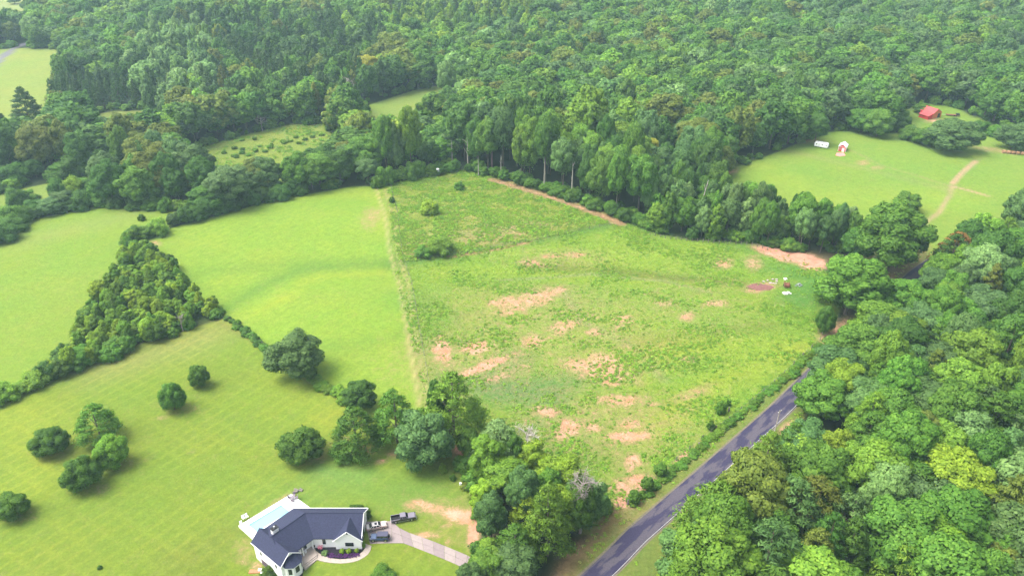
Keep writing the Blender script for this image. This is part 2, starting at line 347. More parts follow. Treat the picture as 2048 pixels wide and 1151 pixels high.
for q in [(1060, 600, 60, 16, .75, 18), (1020, 606, 30, 12, .8, 0), (1112, 582, 18, 7, .75, 20), (885, 702, 15, 24, .95, 20), (952, 694, 24, 11, .95, 0), (965, 733, 60, 8, .9, 22), (1000, 752, 40, 7, .6, 20), (920, 745, 30, 10, .55, 0),
          (1130, 655, 32, 8, .75, 28), (1184, 662, 12, 6, .8, 20), (1245, 650, 24, 8, .6, 20), (1375, 632, 11, 8, .8, 0), (1195, 738, 62, 18, .8, -10), (1210, 725, 30, 14, .9, -20), (1220, 762, 22, 10, .7, 0),
          (1244, 800, 42, 10, .8, 0), (1134, 857, 26, 18, .85, 20), (1090, 823, 22, 10, .8, -10), (1260, 872, 38, 9, .95, 0), (1257, 847, 22, 10, .75, 0), (1187, 855, 14, 9, .75, 0),
          (1264, 923, 13, 17, .85, -20), (1268, 968, 36, 16, .9, 10), (1254, 1002, 22, 12, .95, 0), (1367, 910, 26, 5, .85, 42), (1384, 787, 34, 8, .6, 20), (1304, 807, 18, 4, .7, 0),
          (1145, 509, 20, 5, .8, 0), (1100, 512, 20, 4, .75, 0), (1066, 527, 21, 4, .85, -8), (1447, 527, 16, 9, .75, 0), (1507, 526, 13, 12, .65, 0), (1434, 606, 18, 5, .8, 0),
          (1244, 637, 16, 6, .75, 10), (1187, 664, 12, 8, .75, 0), (1124, 650, 25, 12, .7, 20), (1064, 681, 22, 12, .75, 0), (1184, 634, 12, 6, .6, 0), (1380, 717, 13, 5, .8, 0), (1330, 605, 18, 7, .6, 0), (1300, 585, 14, 4, .5, 0),
          (1545, 503, 24, 7, 1.35, -12), (1590, 513, 32, 9, 1.5, -8), (1624, 525, 20, 10, 1.5, -10), (1520, 574, 24, 7, .9, 8), (1530, 497, 22, 5, .9, -10),
          (745, 428, 14, 12, .55, 0), (738, 440, 14, 14, .42, 0), (960, 435, 60, 14, .25, 0), (1000, 470, 80, 14, .42, 10), (838, 500, 16, 8, .6, 25),
          (925, 1032, 36, 12, 1.05, -8), (950, 1060, 10, 28, 1.1, -10), (832, 1007, 18, 7, .8, 0), (859, 1014, 24, 9, .8, -10), (880, 1024, 20, 8, .58, 0), (852, 1069, 22, 5, .85, 0), (893, 1052, 10, 5, .7, 0),
          (895, 1083, 8, 6, .55, 0), (789, 907, 13, 6, .7, 0), (764, 921, 8, 4, .8, 0), (715, 898, 20, 9, .8, 0), (690, 885, 20, 8, .5, 0), (487, 1105, 18, 18, .45, 40), (512, 1135, 10, 12, .6, 0), (560, 1000, 30, 5, .5, 30), (640, 905, 10, 14, .45, 0), (325, 835, 9, 3, .55, 0),
          (310, 487, 10, 4, .75, 0), (1660, 660, 22, 22, .68, 0), (1705, 600, 14, 10, .8, 0), (1690, 648, 12, 12, .6, 0), (1578, 857, 15, 10, 1.0, 30), (1480, 935, 14, 14, .7, 30), (1462, 960, 10, 12, .8, 30),
          (1455, 340, 14, 6, .9, 0), (1620, 282, 20, 4, .6, 0), (1868, 241, 12, 3, 1, 0), (1726, 325, 10, 4, .6, 0), (1755, 335, 10, 3, .55, 0), (1990, 300, 40, 4, .55, -8), (1660, 470, 10, 8, .4, 0), (1730, 500, 16, 20, .55, 0)]:
    blot(*q)
for q in ((30, 1030), (180, 975), (240, 925), (110, 905), (360, 815), (610, 920), (1450, 1000)): blot(q[0], q[1], 30, 10, .22)
for q in ((1080, 640, 150, 60, .38), (960, 720, 120, 50, .42), (1180, 690, 130, 60, .34), (1200, 850, 150, 60, .42), (1260, 950, 40, 80, .4), (1130, 800, 120, 40, .28), (1390, 600, 120, 40, .22), (1120, 515, 90, 16, .3), (930, 1040, 70, 50, .25), (860, 1030, 60, 40, .22)):
    blot(*q)
base[near] = bn; rough[near] = rn; stripe[near] = sn; dirt[near] = dn
NX, NY = len(gx), len(gy)
idx = np.arange(NX * NY).reshape(NY, NX)
quads = np.stack([idx[:-1, :-1], idx[:-1, 1:], idx[1:, 1:], idx[1:, :-1]], -1).reshape(-1, 4)
gm = bpy.data.meshes.new('ground')
gm.vertices.add(len(X)); gm.vertices.foreach_set('co', np.stack([X, Y, Z], 1).ravel())
gm.loops.add(quads.size); gm.loops.foreach_set('vertex_index', quads.ravel())
gm.polygons.add(len(quads)); gm.polygons.foreach_set('loop_start', np.arange(len(quads)) * 4)
gm.update(calc_edges=True); gm.polygons.foreach_set('use_smooth', [True] * len(quads))
at = gm.attributes.new('base', 'FLOAT_COLOR', 'POINT'); at.data.foreach_set('color', np.concatenate([base * np.array([.70, .66, .72]), np.ones((len(X), 1))], 1).ravel())
at = gm.attributes.new('mask', 'FLOAT_VECTOR', 'POINT'); at.data.foreach_set('vector', np.stack([dirt, rough, stripe], 1).ravel())

def ground_material():
    m = bpy.data.materials.new('grass_and_soil'); m.use_nodes = True; n = m.node_tree.nodes; l = m.node_tree.links
    b = n['Principled BSDF']; b.inputs['Roughness'].default_value = .95; b.inputs['Specular IOR Level'].default_value = .1
    geo = n.new('ShaderNodeNewGeometry'); P = geo.outputs['Position']
    def noise(scale, detail=5, rg=.6, vec=P, dist=0.0):
        t = n.new('ShaderNodeTexNoise'); t.inputs['Scale'].default_value = scale; t.inputs['Detail'].default_value = detail
        t.inputs['Roughness'].default_value = rg; t.inputs['Distortion'].default_value = dist; l.new(vec, t.inputs['Vector']); return t.outputs[0]
    def mapr(x, a, c, d, e):
        r = n.new('ShaderNodeMapRange'); r.inputs[1].default_value = a; r.inputs[2].default_value = c; r.inputs[3].default_value = d; r.inputs[4].default_value = e
        l.new(x, r.inputs[0]); return r.outputs[0]
    def math_(op, a, c):
        k = n.new('ShaderNodeMath'); k.operation = op
        for i, q in enumerate((a, c)):
            if isinstance(q, (int, float)): k.inputs[i].default_value = q
            else: l.new(q, k.inputs[i])
        return k.outputs[0]
    def mix(f, a, c, mode='MIX'):
        k = n.new('ShaderNodeMix'); k.data_type = 'RGBA'; k.blend_type = mode
        if isinstance(f, (int, float)): k.inputs[0].default_value = f
        else: l.new(f, k.inputs[0])
        for i, q in ((6, a), (7, c)):
            if isinstance(q, tuple): k.inputs[i].default_value = (*q, 1)
            else: l.new(q, k.inputs[i])
        return k.outputs[2]
    A = n.new('ShaderNodeAttribute'); A.attribute_name = 'base'
    B = n.new('ShaderNodeAttribute'); B.attribute_name = 'mask'
    s = n.new('ShaderNodeSeparateXYZ'); l.new(B.outputs['Vector'], s.inputs[0]); D, RG, ST = s.outputs
    col = A.outputs['Color']
    # broad patches of greener and yellower sward, then a fine mottle
    col = mix(mapr(noise(.035, 4), .35, .7, 0, .55), col, mix(1, col, (.72, 1.0, .85), 'MULTIPLY'))
    col = mix(mapr(noise(.09, 5, .65), .45, .75, 0, .5), col, mix(1, col, (1.22, 1.06, .9), 'MULTIPLY'))
    fine = noise(1.3, 6, .75); col = mix(1, col, mapr(fine, .25, .75, .74, 1.26), 'MULTIPLY'); col = mix(1, col, mapr(noise(.42, 5, .7), .3, .7, .88, 1.12), 'MULTIPLY')
    # rough pasture: clumps of dark weeds, straw streaks
    weed = math_('MULTIPLY', mapr(noise(.55, 6, .7, dist=.6), .52, .66, 0, 1), RG)
    col = mix(math_('MULTIPLY', weed, .6), col, (.085, .20, .024))
    straw = math_('MULTIPLY', mapr(noise(.16, 6, .7, dist=1.2), .55, .72, 0, 1), RG)
    col = mix(math_('MULTIPLY', straw, .5), col, (.30, .28, .09))
    # mower passes in two directions
    def pass_(ang, period, lo, hi):
        mp = n.new('ShaderNodeMapping'); mp.inputs['Rotation'].default_value = (0, 0, ang); l.new(P, mp.inputs[0])
        w = n.new('ShaderNodeTexWave'); w.inputs['Scale'].default_value = 2 * math.pi / period / 20 * 1.0; w.inputs['Distortion'].default_value = .5
        w.inputs['Detail'].default_value = 2; w.inputs['Detail Scale'].default_value = .3; l.new(mp.outputs[0], w.inputs[0])
        return mapr(w.outputs['Fac'], .55, 1, 0, 1)
    mow = math_('MAXIMUM', pass_(R(36), 3.4, 0, 1), math_('MULTIPLY', pass_(R(-58), 5.2, 0, 1), .7))
    mow = math_('MULTIPLY', math_('MULTIPLY', mow, ST), mapr(noise(.05, 3), .35, .6, .15, .8))
    col = mix(mow, col, mix(1, col, (1.30, 1.17, 1.2), 'MULTIPLY'))
    # bare clay showing where the sward is thin
    nz = math_('ADD', math_('MULTIPLY', noise(.33, 8, .8, dist=.9), .68), math_('MULTIPLY', noise(1.9, 5, .75), .32))
    bare = mapr(math_('ADD', nz, math_('MULTIPLY', D, .30)), .665, .82, 0, 1)
    clay = mix(mapr(noise(.25, 4), .35, .65, 0, 1), (.46, .19, .125), (.50, .29, .21))
    clay = mix(1, clay, mapr(fine, .2, .8, .8, 1.2), 'MULTIPLY')
    thin = mapr(math_('ADD', nz, math_('MULTIPLY', D, .40)), .54, .76, 0, .62)
    col = mix(thin, col, (.26, .18, .095))
    col = mix(math_('MULTIPLY', bare, .9), col, clay)
    l.new(col, b.inputs['Base Color'])
    hgt = math_('MULTIPLY', math_('ADD', noise(.9, 6, .75), math_('MULTIPLY', weed, .5)), math_('ADD', math_('MULTIPLY', RG, 1.0), .22))
    bp = n.new('ShaderNodeBump'); bp.inputs['Distance'].default_value = .8; bp.inputs['Strength'].default_value = .6
    l.new(hgt, bp.inputs['Height']); l.new(bp.outputs[0], b.inputs['Normal'])
    return m
gm.materials.append(ground_material())
ground = bpy.data.objects.new('ground', gm); COL.objects.link(ground); tag(ground, kind='structure')

# ------------------------------------------------------------------ road
def ribbon(left, right, z_off, step=3.0, name='road', material=None, parent=None, thick=0.0):
    """a sheet between two edge lines, following the ground"""
    L = np.array([p[:2] for p in left]); Rr = np.array([p[:2] for p in right])
    def resample(P_, n):
        d = np.r_[0, np.cumsum(np.hypot(*np.diff(P_, axis=0).T))]; t = np.linspace(0, d[-1], n)
        return np.stack([np.interp(t, d, P_[:, 0]), np.interp(t, d, P_[:, 1])], 1)
    n = max(2, int(np.hypot(*np.diff(L, axis=0).T).sum() / step) + 1)
    L = resample(L, n); Rr = resample(Rr, n); m = MB(); K = 5
    for i in range(n):
        for k in range(K):
            p = L[i] + (Rr[i] - L[i]) * k / (K - 1)
            m.v.append((p[0], p[1], float(height(p[0], p[1])) + z_off))
    for i in range(n - 1):
        for k in range(K - 1):
            a = i * K + k; m.f.append((a, a + 1, a + K + 1, a + K))
    if thick:
        nn = len(m.v); m.v += [(x, y, z - thick) for x, y, z in m.v]
        for i in range(n - 1):
            for k in (0, K - 1):
                a = i * K + k; m.f.append((a, a + K, a + K + nn, a + nn))
        for i in (0, n - 1):
            for k in range(K - 1):
                a = i * K + k; m.f.append((a, a + 1, a + 1 + nn, a + nn))
    return m.build(name, material, parent)

def road_material():
    m = mat('asphalt_road', (.075, .068, .098), .9, spec=.2); n = m.node_tree.nodes; l = m.node_tree.links; b = n['Principled BSDF']
    g = n.new('ShaderNodeNewGeometry')
    mp = n.new('ShaderNodeMapping'); mp.vector_type = 'TEXTURE'; mp.inputs['Rotation'].default_value = (0, 0, R(45)); mp.inputs['Scale'].default_value = (9, 2.2, 1); l.new(g.outputs['Position'], mp.inputs[0])
    t = n.new('ShaderNodeTexNoise'); t.inputs['Scale'].default_value = 1.0; t.inputs['Detail'].default_value = 5; t.inputs['Roughness'].default_value = .55; l.new(mp.outputs[0], t.inputs[0])
    r = n.new('ShaderNodeValToRGB'); e = r.color_ramp.elements; e[0].position = .47; e[0].color = (.034, .030, .062, 1); e[1].position = .53; e[1].color = (.075, .066, .085, 1)
    l.new(t.outputs[0], r.inputs[0])
    t2 = n.new('ShaderNodeTexNoise'); t2.inputs['Scale'].default_value = 3; t2.inputs['Detail'].default_value = 6; l.new(g.outputs['Position'], t2.inputs[0])
    mr = n.new('ShaderNodeMapRange'); mr.inputs[1].default_value = .3; mr.inputs[2].default_value = .7; mr.inputs[3].default_value = .82; mr.inputs[4].default_value = 1.2; l.new(t2.outputs[0], mr.inputs[0])
    x = n.new('ShaderNodeMix'); x.data_type = 'RGBA'; x.blend_type = 'MULTIPLY'; x.inputs[0].default_value = 1; l.new(r.outputs[0], x.inputs[6]); l.new(mr.outputs[0], x.inputs[7])
    l.new(x.outputs[2], b.inputs['Base Color']); return m
road_l = [inv(*p) for p in [(1010, 1290), (1160, 1151), (1211, 1104), (1254, 1060), (1384, 949), (1536, 817), (1650, 706), (1769, 590), (1819, 543), (1856, 518), (1915, 496), (2020, 470)]]
road_c = []
for i, p in enumerate(road_l):
    a = road_l[max(i - 1, 0)][:2]; b_ = road_l[min(i + 1, len(road_l) - 1)][:2]; d = (b_ - a) / np.hypot(*(b_ - a)); road_c.append((p[:2], np.array([d[1], -d[0]])))
def road_off(o): return [p + nn * o for p, nn in road_c]
tag(ribbon(road_off(0), road_off(5.4), .06, 2.5, 'road', road_material(), thick=.25), kind='structure')
stripe_m = mat('road_edge_paint', (.36, .36, .34), .8, noise=(1.2, .3))
ES = ribbon(road_off(5.12), road_off(5.24), .066, 2.5, 'edge_line', stripe_m); ES.parent = bpy.data.objects['road']
gravel_m = mat('gravel_edge', (.13, .115, .075), .95, noise=(2, .4))
tag(ribbon(road_off(-.55), road_off(-.02), .03, 2.5, 'shoulder', gravel_m), kind='structure')
tag(ribbon(road_off(5.42), road_off(5.85), .03, 2.5, 'shoulder', gravel_m), kind='structure')

# ------------------------------------------------------------------ trees: prototypes
def ico(sub):
    t = (1 + 5 ** .5) / 2
    v = [(-1, t, 0), (1, t, 0), (-1, -t, 0), (1, -t, 0), (0, -1, t), (0, 1, t), (0, -1, -t), (0, 1, -t), (t, 0, -1), (t, 0, 1), (-t, 0, -1), (-t, 0, 1)]
    f = [(0, 11, 5), (0, 5, 1), (0, 1, 7), (0, 7, 10), (0, 10, 11), (1, 5, 9), (5, 11, 4), (11, 10, 2), (10, 7, 6), (7, 1, 8), (3, 9, 4), (3, 4, 2), (3, 2, 6), (3, 6, 8), (3, 8, 9), (4, 9, 5), (2, 4, 11), (6, 2, 10), (8, 6, 7), (9, 8, 1)]
    v = [np.array(p) / np.linalg.norm(p) for p in v]
    for _ in range(sub):
        cache = {}; nf = []
        def mid(a, b):
            k = (min(a, b), max(a, b))
            if k not in cache:
                q = v[a] + v[b]; v.append(q / np.linalg.norm(q)); cache[k] = len(v) - 1
            return cache[k]
        for a, b, c in f:
            ab, bc, ca = mid(a, b), mid(b, c), mid(c, a); nf += [(a, ab, ca), (b, bc, ab), (c, ca, bc), (ab, bc, ca)]
        f = nf
    return np.array(v), f
ICO0, ICO1 = ico(0), ico(1)
def unit(n_):
    d = rng.normal(size=(n_, 3)); return d / np.linalg.norm(d, axis=1, keepdims=True)

def crown(name, lobes, centre, env, nleaf, leaf, up=.15, scatter=.55, fuzz=.12, core=.8, elong=1.0, trunk=None):
    """lobes: (k,6) centres and radii. Leaf sprays sit on the lobes like scales; a rough inner mass fills each lobe."""
    lobes = np.array(lobes); C, Rr = lobes[:, :3], lobes[:, 3:]
    area = (Rr[:, 0] * Rr[:, 2]) ** .9; pr = area / area.sum(); P_, N_, LV = [], [], []
    lobe_v = rng.uniform(.25, .75, len(lobes)); got = 0
    while got < nleaf:
        k = rng.choice(len(lobes), nleaf, p=pr); d = unit(nleaf); d[:, 2] += up; d /= np.linalg.norm(d, axis=1, keepdims=True)
        p = C[k] + Rr[k] * d * (1 + rng.normal(0, fuzz, (nleaf, 1)))
        q = np.linalg.norm((p[:, None, :] - C[None]) / Rr[None], axis=2); q[np.arange(nleaf), k] = 9
        keep = q.min(1) > .86
        p, d, k = p[keep], d[keep], k[keep]
        nc = (p - np.array(centre)) / np.array(env); nc /= np.linalg.norm(nc, axis=1, keepdims=True) + 1e-6
        nl = d / Rr[k]; nl /= np.linalg.norm(nl, axis=1, keepdims=True)
        P_.append(p); N_.append(np.concatenate([nl, nc], 1)); LV.append(lobe_v[k] * .5 + rng.uniform(0, 1, len(k)) * .5); got += len(p)
    p = np.concatenate(P_)[:nleaf]; N2 = np.concatenate(N_)[:nleaf]; lv = np.concatenate(LV)[:nleaf]
    nl, nc = N2[:, :3], N2[:, 3:]
    sh = nl * .75 + nc * .45 + unit(nleaf) * .28; sh /= np.linalg.norm(sh, axis=1, keepdims=True)
    g = nl * .8 + unit(nleaf) * scatter + np.array([0, 0, .1]); g /= np.linalg.norm(g, axis=1, keepdims=True)
    a = np.cross(g, unit(nleaf)); a /= np.linalg.norm(a, axis=1, keepdims=True) + 1e-9; b = np.cross(g, a)
    s = leaf * rng.uniform(.6, 1.35, (nleaf, 1)); asp = rng.uniform(.55, .95, (nleaf, 1)) / elong
    vs = np.stack([p - a * s * elong, p - b * s * asp, p + a * s * elong, p + b * s * asp], 1).reshape(-1, 3)
    faces = (np.arange(nleaf * 4).reshape(-1, 4)).tolist(); nrm = np.repeat(sh, 4, 0); lvv = np.repeat(lv, 4); verts = [vs]; mats_ = [0] * nleaf
    base_i = nleaf * 4
    iv, jf = ICO0
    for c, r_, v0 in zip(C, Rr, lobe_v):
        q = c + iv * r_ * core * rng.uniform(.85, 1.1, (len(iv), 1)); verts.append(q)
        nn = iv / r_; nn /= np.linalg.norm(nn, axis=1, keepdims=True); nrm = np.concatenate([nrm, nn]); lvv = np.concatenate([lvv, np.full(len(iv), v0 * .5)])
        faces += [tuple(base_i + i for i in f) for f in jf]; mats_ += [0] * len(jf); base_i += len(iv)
    if trunk:
        tv = np.array(trunk.v); verts.append(tv); faces += [tuple(base_i + i for i in f) for f in trunk.f]; mats_ += [1] * len(trunk.f)
        nrm = np.concatenate([nrm, np.zeros((len(tv), 3))]); lvv = np.concatenate([lvv, np.zeros(len(tv))])
    verts = np.concatenate(verts)
    me = bpy.data.meshes.new(name); me.from_pydata(verts.tolist(), [], faces); me.update()
    me.polygons.foreach_set('use_smooth', [True] * len(me.polygons)); me.polygons.foreach_set('material_index', mats_)
    at_ = me.attributes.new('leafv', 'FLOAT', 'POINT'); at_.data.foreach_set('value', lvv)
    me.normals_split_custom_set_from_vertices(nrm.tolist())
    me.materials.append(M['leaf'])
    if trunk: me.materials.append(M['bark'])
    return me

# every prototype is 1 unit tall-scaled: nominal size H = 18 m, W = 12 m (scaled by the placing code)
def lobes_round(k, z0, z1, rad, sub=7, puff=(.75, 1.25), wide=.45, flat=.85, big=.36):
    """boughs on an egg shaped envelope from z0 to z1, each bough carrying smaller puffs on its outer side"""
    out = []; cz = z0 + (z1 - z0) * wide
    for i in range(k):
        t = 1 - (i + .5) / k * 1.72; ph = i * 2.39996 + rng.uniform(-.35, .35); rr = math.sqrt(max(0, 1 - t * t))
        f_ = rng.uniform(.60, .78); hz = (z1 - cz) if t > 0 else (cz - z0)
        c = np.array([rad * rr * math.cos(ph) * f_, rad * rr * math.sin(ph) * f_, cz + hz * t * f_]); br = rad * big * rng.uniform(.8, 1.2)
        out.append((*c, br, br, br * flat))
        o_ = np.array([rr * math.cos(ph), rr * math.sin(ph), max(t, -.2) + .35]); o_ /= np.linalg.norm(o_)
        for _ in range(sub):
            d = unit(1)[0] * .95 + o_; d /= np.linalg.norm(d); r_ = rng.uniform(*puff); q = c + d * br * rng.uniform(.7, 1.0)
            out.append((*q, r_, r_, r_ * flat))
    out.append((0, 0, cz, rad * .6, rad * .6, (z1 - z0) * .36))
    return out
def lobes_cone(z0, z1, r0, k, lo, hi, flat=.6, power=.8):
    out = []
    for i in range(k):
        t = (i + .5) / k; z = z0 + (z1 - z0) * t; rad = r0 * (1 - t) ** power
        ph = i * 2.39996 + rng.uniform(-.4, .4); r_ = rng.uniform(lo, hi) * (1 - .55 * t); rr = max(0, rad - r_ * .6)
        out.append((rr * math.cos(ph), rr * math.sin(ph), z, r_, r_, r_ * flat))
    return out
def trunk_mb(h, r, lean=.3, branches=4, bz=.45, reach=3.0):
    m = MB(); x = rng.uniform(-lean, lean); y = rng.uniform(-lean, lean)
    m.tube([(0, 0, -1.2), (0, 0, .3), (x * .5, y * .5, h * .5), (x, y, h)], [r * 1.35, r, r * .7, r * .25], 7)
    for i in range(branches):
        ph = i * 2.4; z = h * (bz + .4 * i / max(1, branches)); q = reach * (1 - .3 * i / max(1, branches))
        m.tube([(x * z / h, y * z / h, z), (q * .6 * math.cos(ph), q * .6 * math.sin(ph), z + 1.4), (q * math.cos(ph), q * math.sin(ph), z + 2.4)], [r * .45, r * .3, r * .1], 5)
    return m
PROTO = {}
def spec(kind, lobes, centre, env, leaf, **kw): return dict(kind=kind, lobes=lobes, centre=centre, env=env, leaf=leaf, kw=kw)
def make_spec(kind):
    if kind == 'oak': return spec(kind, lobes_round(21, 2.4, 18, 6.0, 8, (.6, 1.1), .42, .9, .32), (0, 0, 8), (6, 6, 9), .26), trunk_mb(12, .35)
    if kind == 'tall': return spec(kind, lobes_round(19, 3.0, 18, 5.6, 7, (.5, .95), .6, .85, .32), (0, 0, 9), (5.5, 5.5, 9), .25), trunk_mb(14, .33, .5)
    if kind == 'poplar': return spec(kind, lobes_round(18, 1.6, 18, 5.2, 6, (.5, .9), .30, 1.15, .28), (0, 0, 8), (5, 5, 9), .26, up=.45), trunk_mb(14, .3)
    if kind == 'pine': return spec(kind, lobes_cone(3.0, 17.6, 6.0, 46, 1.2, 2.2, .45, .55), (0, 0, 7), (6, 6, 11), .26, scatter=.9, fuzz=.25, core=.62, elong=1.5), trunk_mb(17, .28, .2, 5, .3, 3.5)
    if kind == 'cedar': return spec(kind, lobes_round(15, .3, 18, 5.9, 5, (.8, 1.3), .42, 1.5, .34), (0, 0, 6), (6, 6, 10), .27, up=.4, scatter=.9, fuzz=.16, elong=1.6, core=.82), trunk_mb(9, .3, .1, 0)
    if kind == 'dome': return spec(kind, lobes_round(18, .2, 18, 6.0, 7, (.7, 1.2), .46, 1.2, .33), (0, 0, 6), (6, 6, 11), .28, up=.3), trunk_mb(9, .3, .1, 0)
    if kind == 'loose': return spec(kind, lobes_cone(3.0, 17.2, 6.4, 50, 1.0, 1.9, .4, .5), (0, 0, 8), (6, 6, 11), .24, scatter=1.0, fuzz=.38, core=.4, elong=1.7), trunk_mb(16, .3, .3, 7, .2, 4.2)
    if kind == 'bush': return spec(kind, lobes_round(11, -1.5, 18, 6.2, 5, (1.0, 2.0), .35, 1.7, .4), (0, 0, 4), (6, 6, 12), .36, up=.3, fuzz=.2), trunk_mb(8, .25, .3, 0)
HI = dict(oak=(4, 14000), tall=(3, 12000), poplar=(3, 9000), pine=(3, 9000), cedar=(2, 9000), dome=(2, 10000), loose=(3, 9000), bush=(4, 4500))
for kind, (cnt, nl) in HI.items():
    PROTO[kind] = []
    for i in range(cnt):
        s, tr = make_spec(kind)
        cm = crown('crown', s['lobes'], s['centre'], s['env'], nl, s['leaf'], **s['kw'])
        PROTO[kind].append((cm, tr.mesh('trunk', M['bark'], True)))
# distant trees: fewer and larger leaf sprays, trunk in the same mesh; scattered by the woods object below
FAR = bpy.data.collections.new('distant_tree_kinds'); FAR_INDEX = {}
for kind, cnt in (('oak', 6), ('tall', 3), ('poplar', 3), ('pine', 3), ('bush', 3)):
    FAR_INDEX[kind] = []
    for i in range(cnt):
        s, tr = make_spec(kind)
        me = crown('distant_crown', s['lobes'], s['centre'], s['env'], 1900, s['leaf'] * 1.9, trunk=tr, **s['kw'])
        FAR_INDEX[kind].append(len(FAR.objects)); o = bpy.data.objects.new('distant_%02d_tree' % len(FAR.objects), me); FAR.objects.link(o)

# tints (albedo of the leaves)
T = dict(dark=(.062, .165, .026), mid=(.095, .235, .030), fresh=(.140, .295, .032), lime=(.195, .345, .030), blue=(.094, .205, .060), silver=(.160, .310, .095), olive=(.135, .200, .032),
         yellow=(.25, .30, .032), gold=(.34, .27, .035), pine=(.058, .135, .034), cedar=(.075, .175, .022), rust=(.30, .19, .05), brown=(.15, .10, .09))
TONE = dict(dark='dark green', mid='mid green', fresh='fresh green', lime='bright lime green', blue='bluish green', silver='pale silvery green', olive='dull olive', yellow='yellow green', gold='golden',
            pine='dusky green', cedar='deep green', rust='rust tinged', brown='dead brown')
NAME = dict(dome='round_tree', oak='oak_tree', tall='forest_tree', poplar='poplar_tree', pine='pine_tree', cedar='cedar_tree', loose='locust_tree', bush='shrub')
WORD = dict(dome='round tree', oak='round crowned tree', tall='tall straight tree', poplar='oval crowned tree', pine='pine tree', cedar='dense cedar', loose='feathery tree', bush='low shrub')
CAT = dict(dome='tree', oak='tree', tall='tree', poplar='tree', pine='pine tree', cedar='cedar tree', loose='tree', bush='shrub')
def tint_of(key, var=.16):
    c = np.array(T[key]) * np.array([1.18, 1.08, .98]) * (1 + rng.uniform(-var, var)); c = c * (1 + rng.uniform(-.07, .07, 3)); return [float(v) for v in c]
N_PLACED = {}
def plant(kind, x, y, h, w, key, label, group=None, z=None, rz=None, pale=False):
    i = N_PLACED.get(kind, 0); N_PLACED[kind] = i + 1
    cm, tm = PROTO[kind][i % len(PROTO[kind])]
    zz = float(height(x, y)) if z is None else z
    root = empty(NAME[kind], (x, y, zz), rng.uniform(0, 6.28) if rz is None else rz, label, CAT[kind], group)
    root.scale = (w / 12, w / 12 * rng.uniform(.92, 1.08), h / 18)
    t = bpy.data.objects.new('trunk', tm); COL.objects.link(t); t.parent = root
    c = bpy.data.objects.new('crown', cm); COL.objects.link(c); c.parent = root; c['tint'] = tint_of(key)
    if pale: t.material_slots[0].link = 'OBJECT'; t.material_slots[0].material = M['pale_bark']
    return root
def scale_px(px, py):
    """metres per pixel across, and upright, at a ground point"""
    p = inv(px, py); z = project(p[0], p[1], p[2])[2]; v = (py - 575.5) / F
    return z / F, z / F / (math.cos(PITCH) - v * math.sin(PITCH))
def tree_px(kind, bx, by, wpx, hpx, key, label, group=None, **k):
    """a tree whose foot is at the survey pixel, sized from its spread and height in the photograph"""
    p = inv(bx, by); a, b = scale_px(bx, by)
    w = wpx * a; v = (by - 575.5) / F; dep = PITCH + math.atan(v); sd, cd = math.sin(dep), math.cos(dep)
    hv = hpx * a / 2; c2 = (hv * hv - (w / 2 * sd) ** 2) / cd ** 2; h = 2 * math.sqrt(max(c2, (.30 * w) ** 2)); h = max(h, .8 * w if kind in ('cedar', 'dome') and wpx < 90 else .62 * w)
    if kind in ('dome', 'cedar', 'bush'):           # crown sits on the ground: its lowest outline is nearer than its foot
        off = (math.sqrt((h / 2 * cd) ** 2 + (w / 2 * sd) ** 2) - h / 2 * cd) / a; p = inv(bx, by - off * .9)
    return plant(kind, p[0], p[1], h, w, key, label, group, **k)
# ------------------------------------------------------------------ single trees that stand out
EXPL = []
def one(kind, bx, by, w, h, key, label, group=None, **k):
    r_ = tree_px(kind, bx, by, w, h, key, label, group, **k); EXPL.append((r_.location.x, r_.location.y)); return r_
LG = 'rounded cedars dotted over the lawn'
one('cedar', 105, 912, 68, 56, 'cedar', 'dark rounded cedar alone on the lawn, second lowest on the far left', LG)
one('loose', 203, 878, 84, 88, 'mid', 'largest and loosest of the lawn trees, its crown wide and ragged', LG)
one('cedar', 230, 936, 62, 66, 'fresh', 'lighter green round cedar touching the larger loose lawn tree', LG)
one('cedar', 172, 982, 70, 72, 'cedar', 'dark broad cedar just below the lighter round cedar on the lawn', LG)
one('cedar', 31, 1040, 62, 58, 'cedar', 'rounded cedar at the lower left corner of the lawn', LG)
one('cedar', 350, 822, 48, 58, 'mid', 'small egg shaped cedar on the lawn, nearer of the upper pair', LG)
one('cedar', 402, 775, 40, 47, 'cedar', 'smallest dark upright cedar on the lawn, farther of the upper pair', LG)
one('cedar', 607, 925, 80, 74, 'mid', 'wide bushy cedar on the lawn between the house and the big round tree', LG)
one('dome', 595, 760, 102, 98, 'blue', 'big round dark tree alone on the boundary between lawn and hay field')
one('dome', 722, 822, 60, 62, 'dark', 'dark round tree at the corner of the hay field above the feathery tree')
one('loose', 716, 902, 92, 104, 'mid', 'thin feathery tree with its trunk showing over pinkish bare ground')
one('loose', 690, 912, 60, 44, 'mid', 'low feathery tree leaning out over the lawn beside the bare ground')
one('loose', 795, 885, 88, 118, 'mid', 'tall feathery tree between the dark round tree and the big leafy one')
one('loose', 848, 868, 80, 70, 'mid', 'feathery tree at the foot of the field track')
one('dome', 850, 935, 104, 116, 'blue', 'big leafy blue green tree reaching down to the lawn beside the clay path')
one('loose', 908, 880, 118, 150, 'fresh', 'tallest feathery tree right of the field track')
one('oak', 878, 850, 44, 90, 'dark', 'narrow dark tree pressed against the tallest feathery tree')
one('cedar', 938, 912, 48, 62, 'mid', 'small leafy tree beside the red clay path')
one('bush', 925, 938, 34, 28, 'mid', 'shrub at the lower end of the red clay path')
one('loose', 1000, 930, 100, 110, 'silver', 'pale wispy tree with whitened top at the edge of the pasture')
one('oak', 1012, 985, 96, 90, 'fresh', 'bright leafy tree below the pale wispy tree')
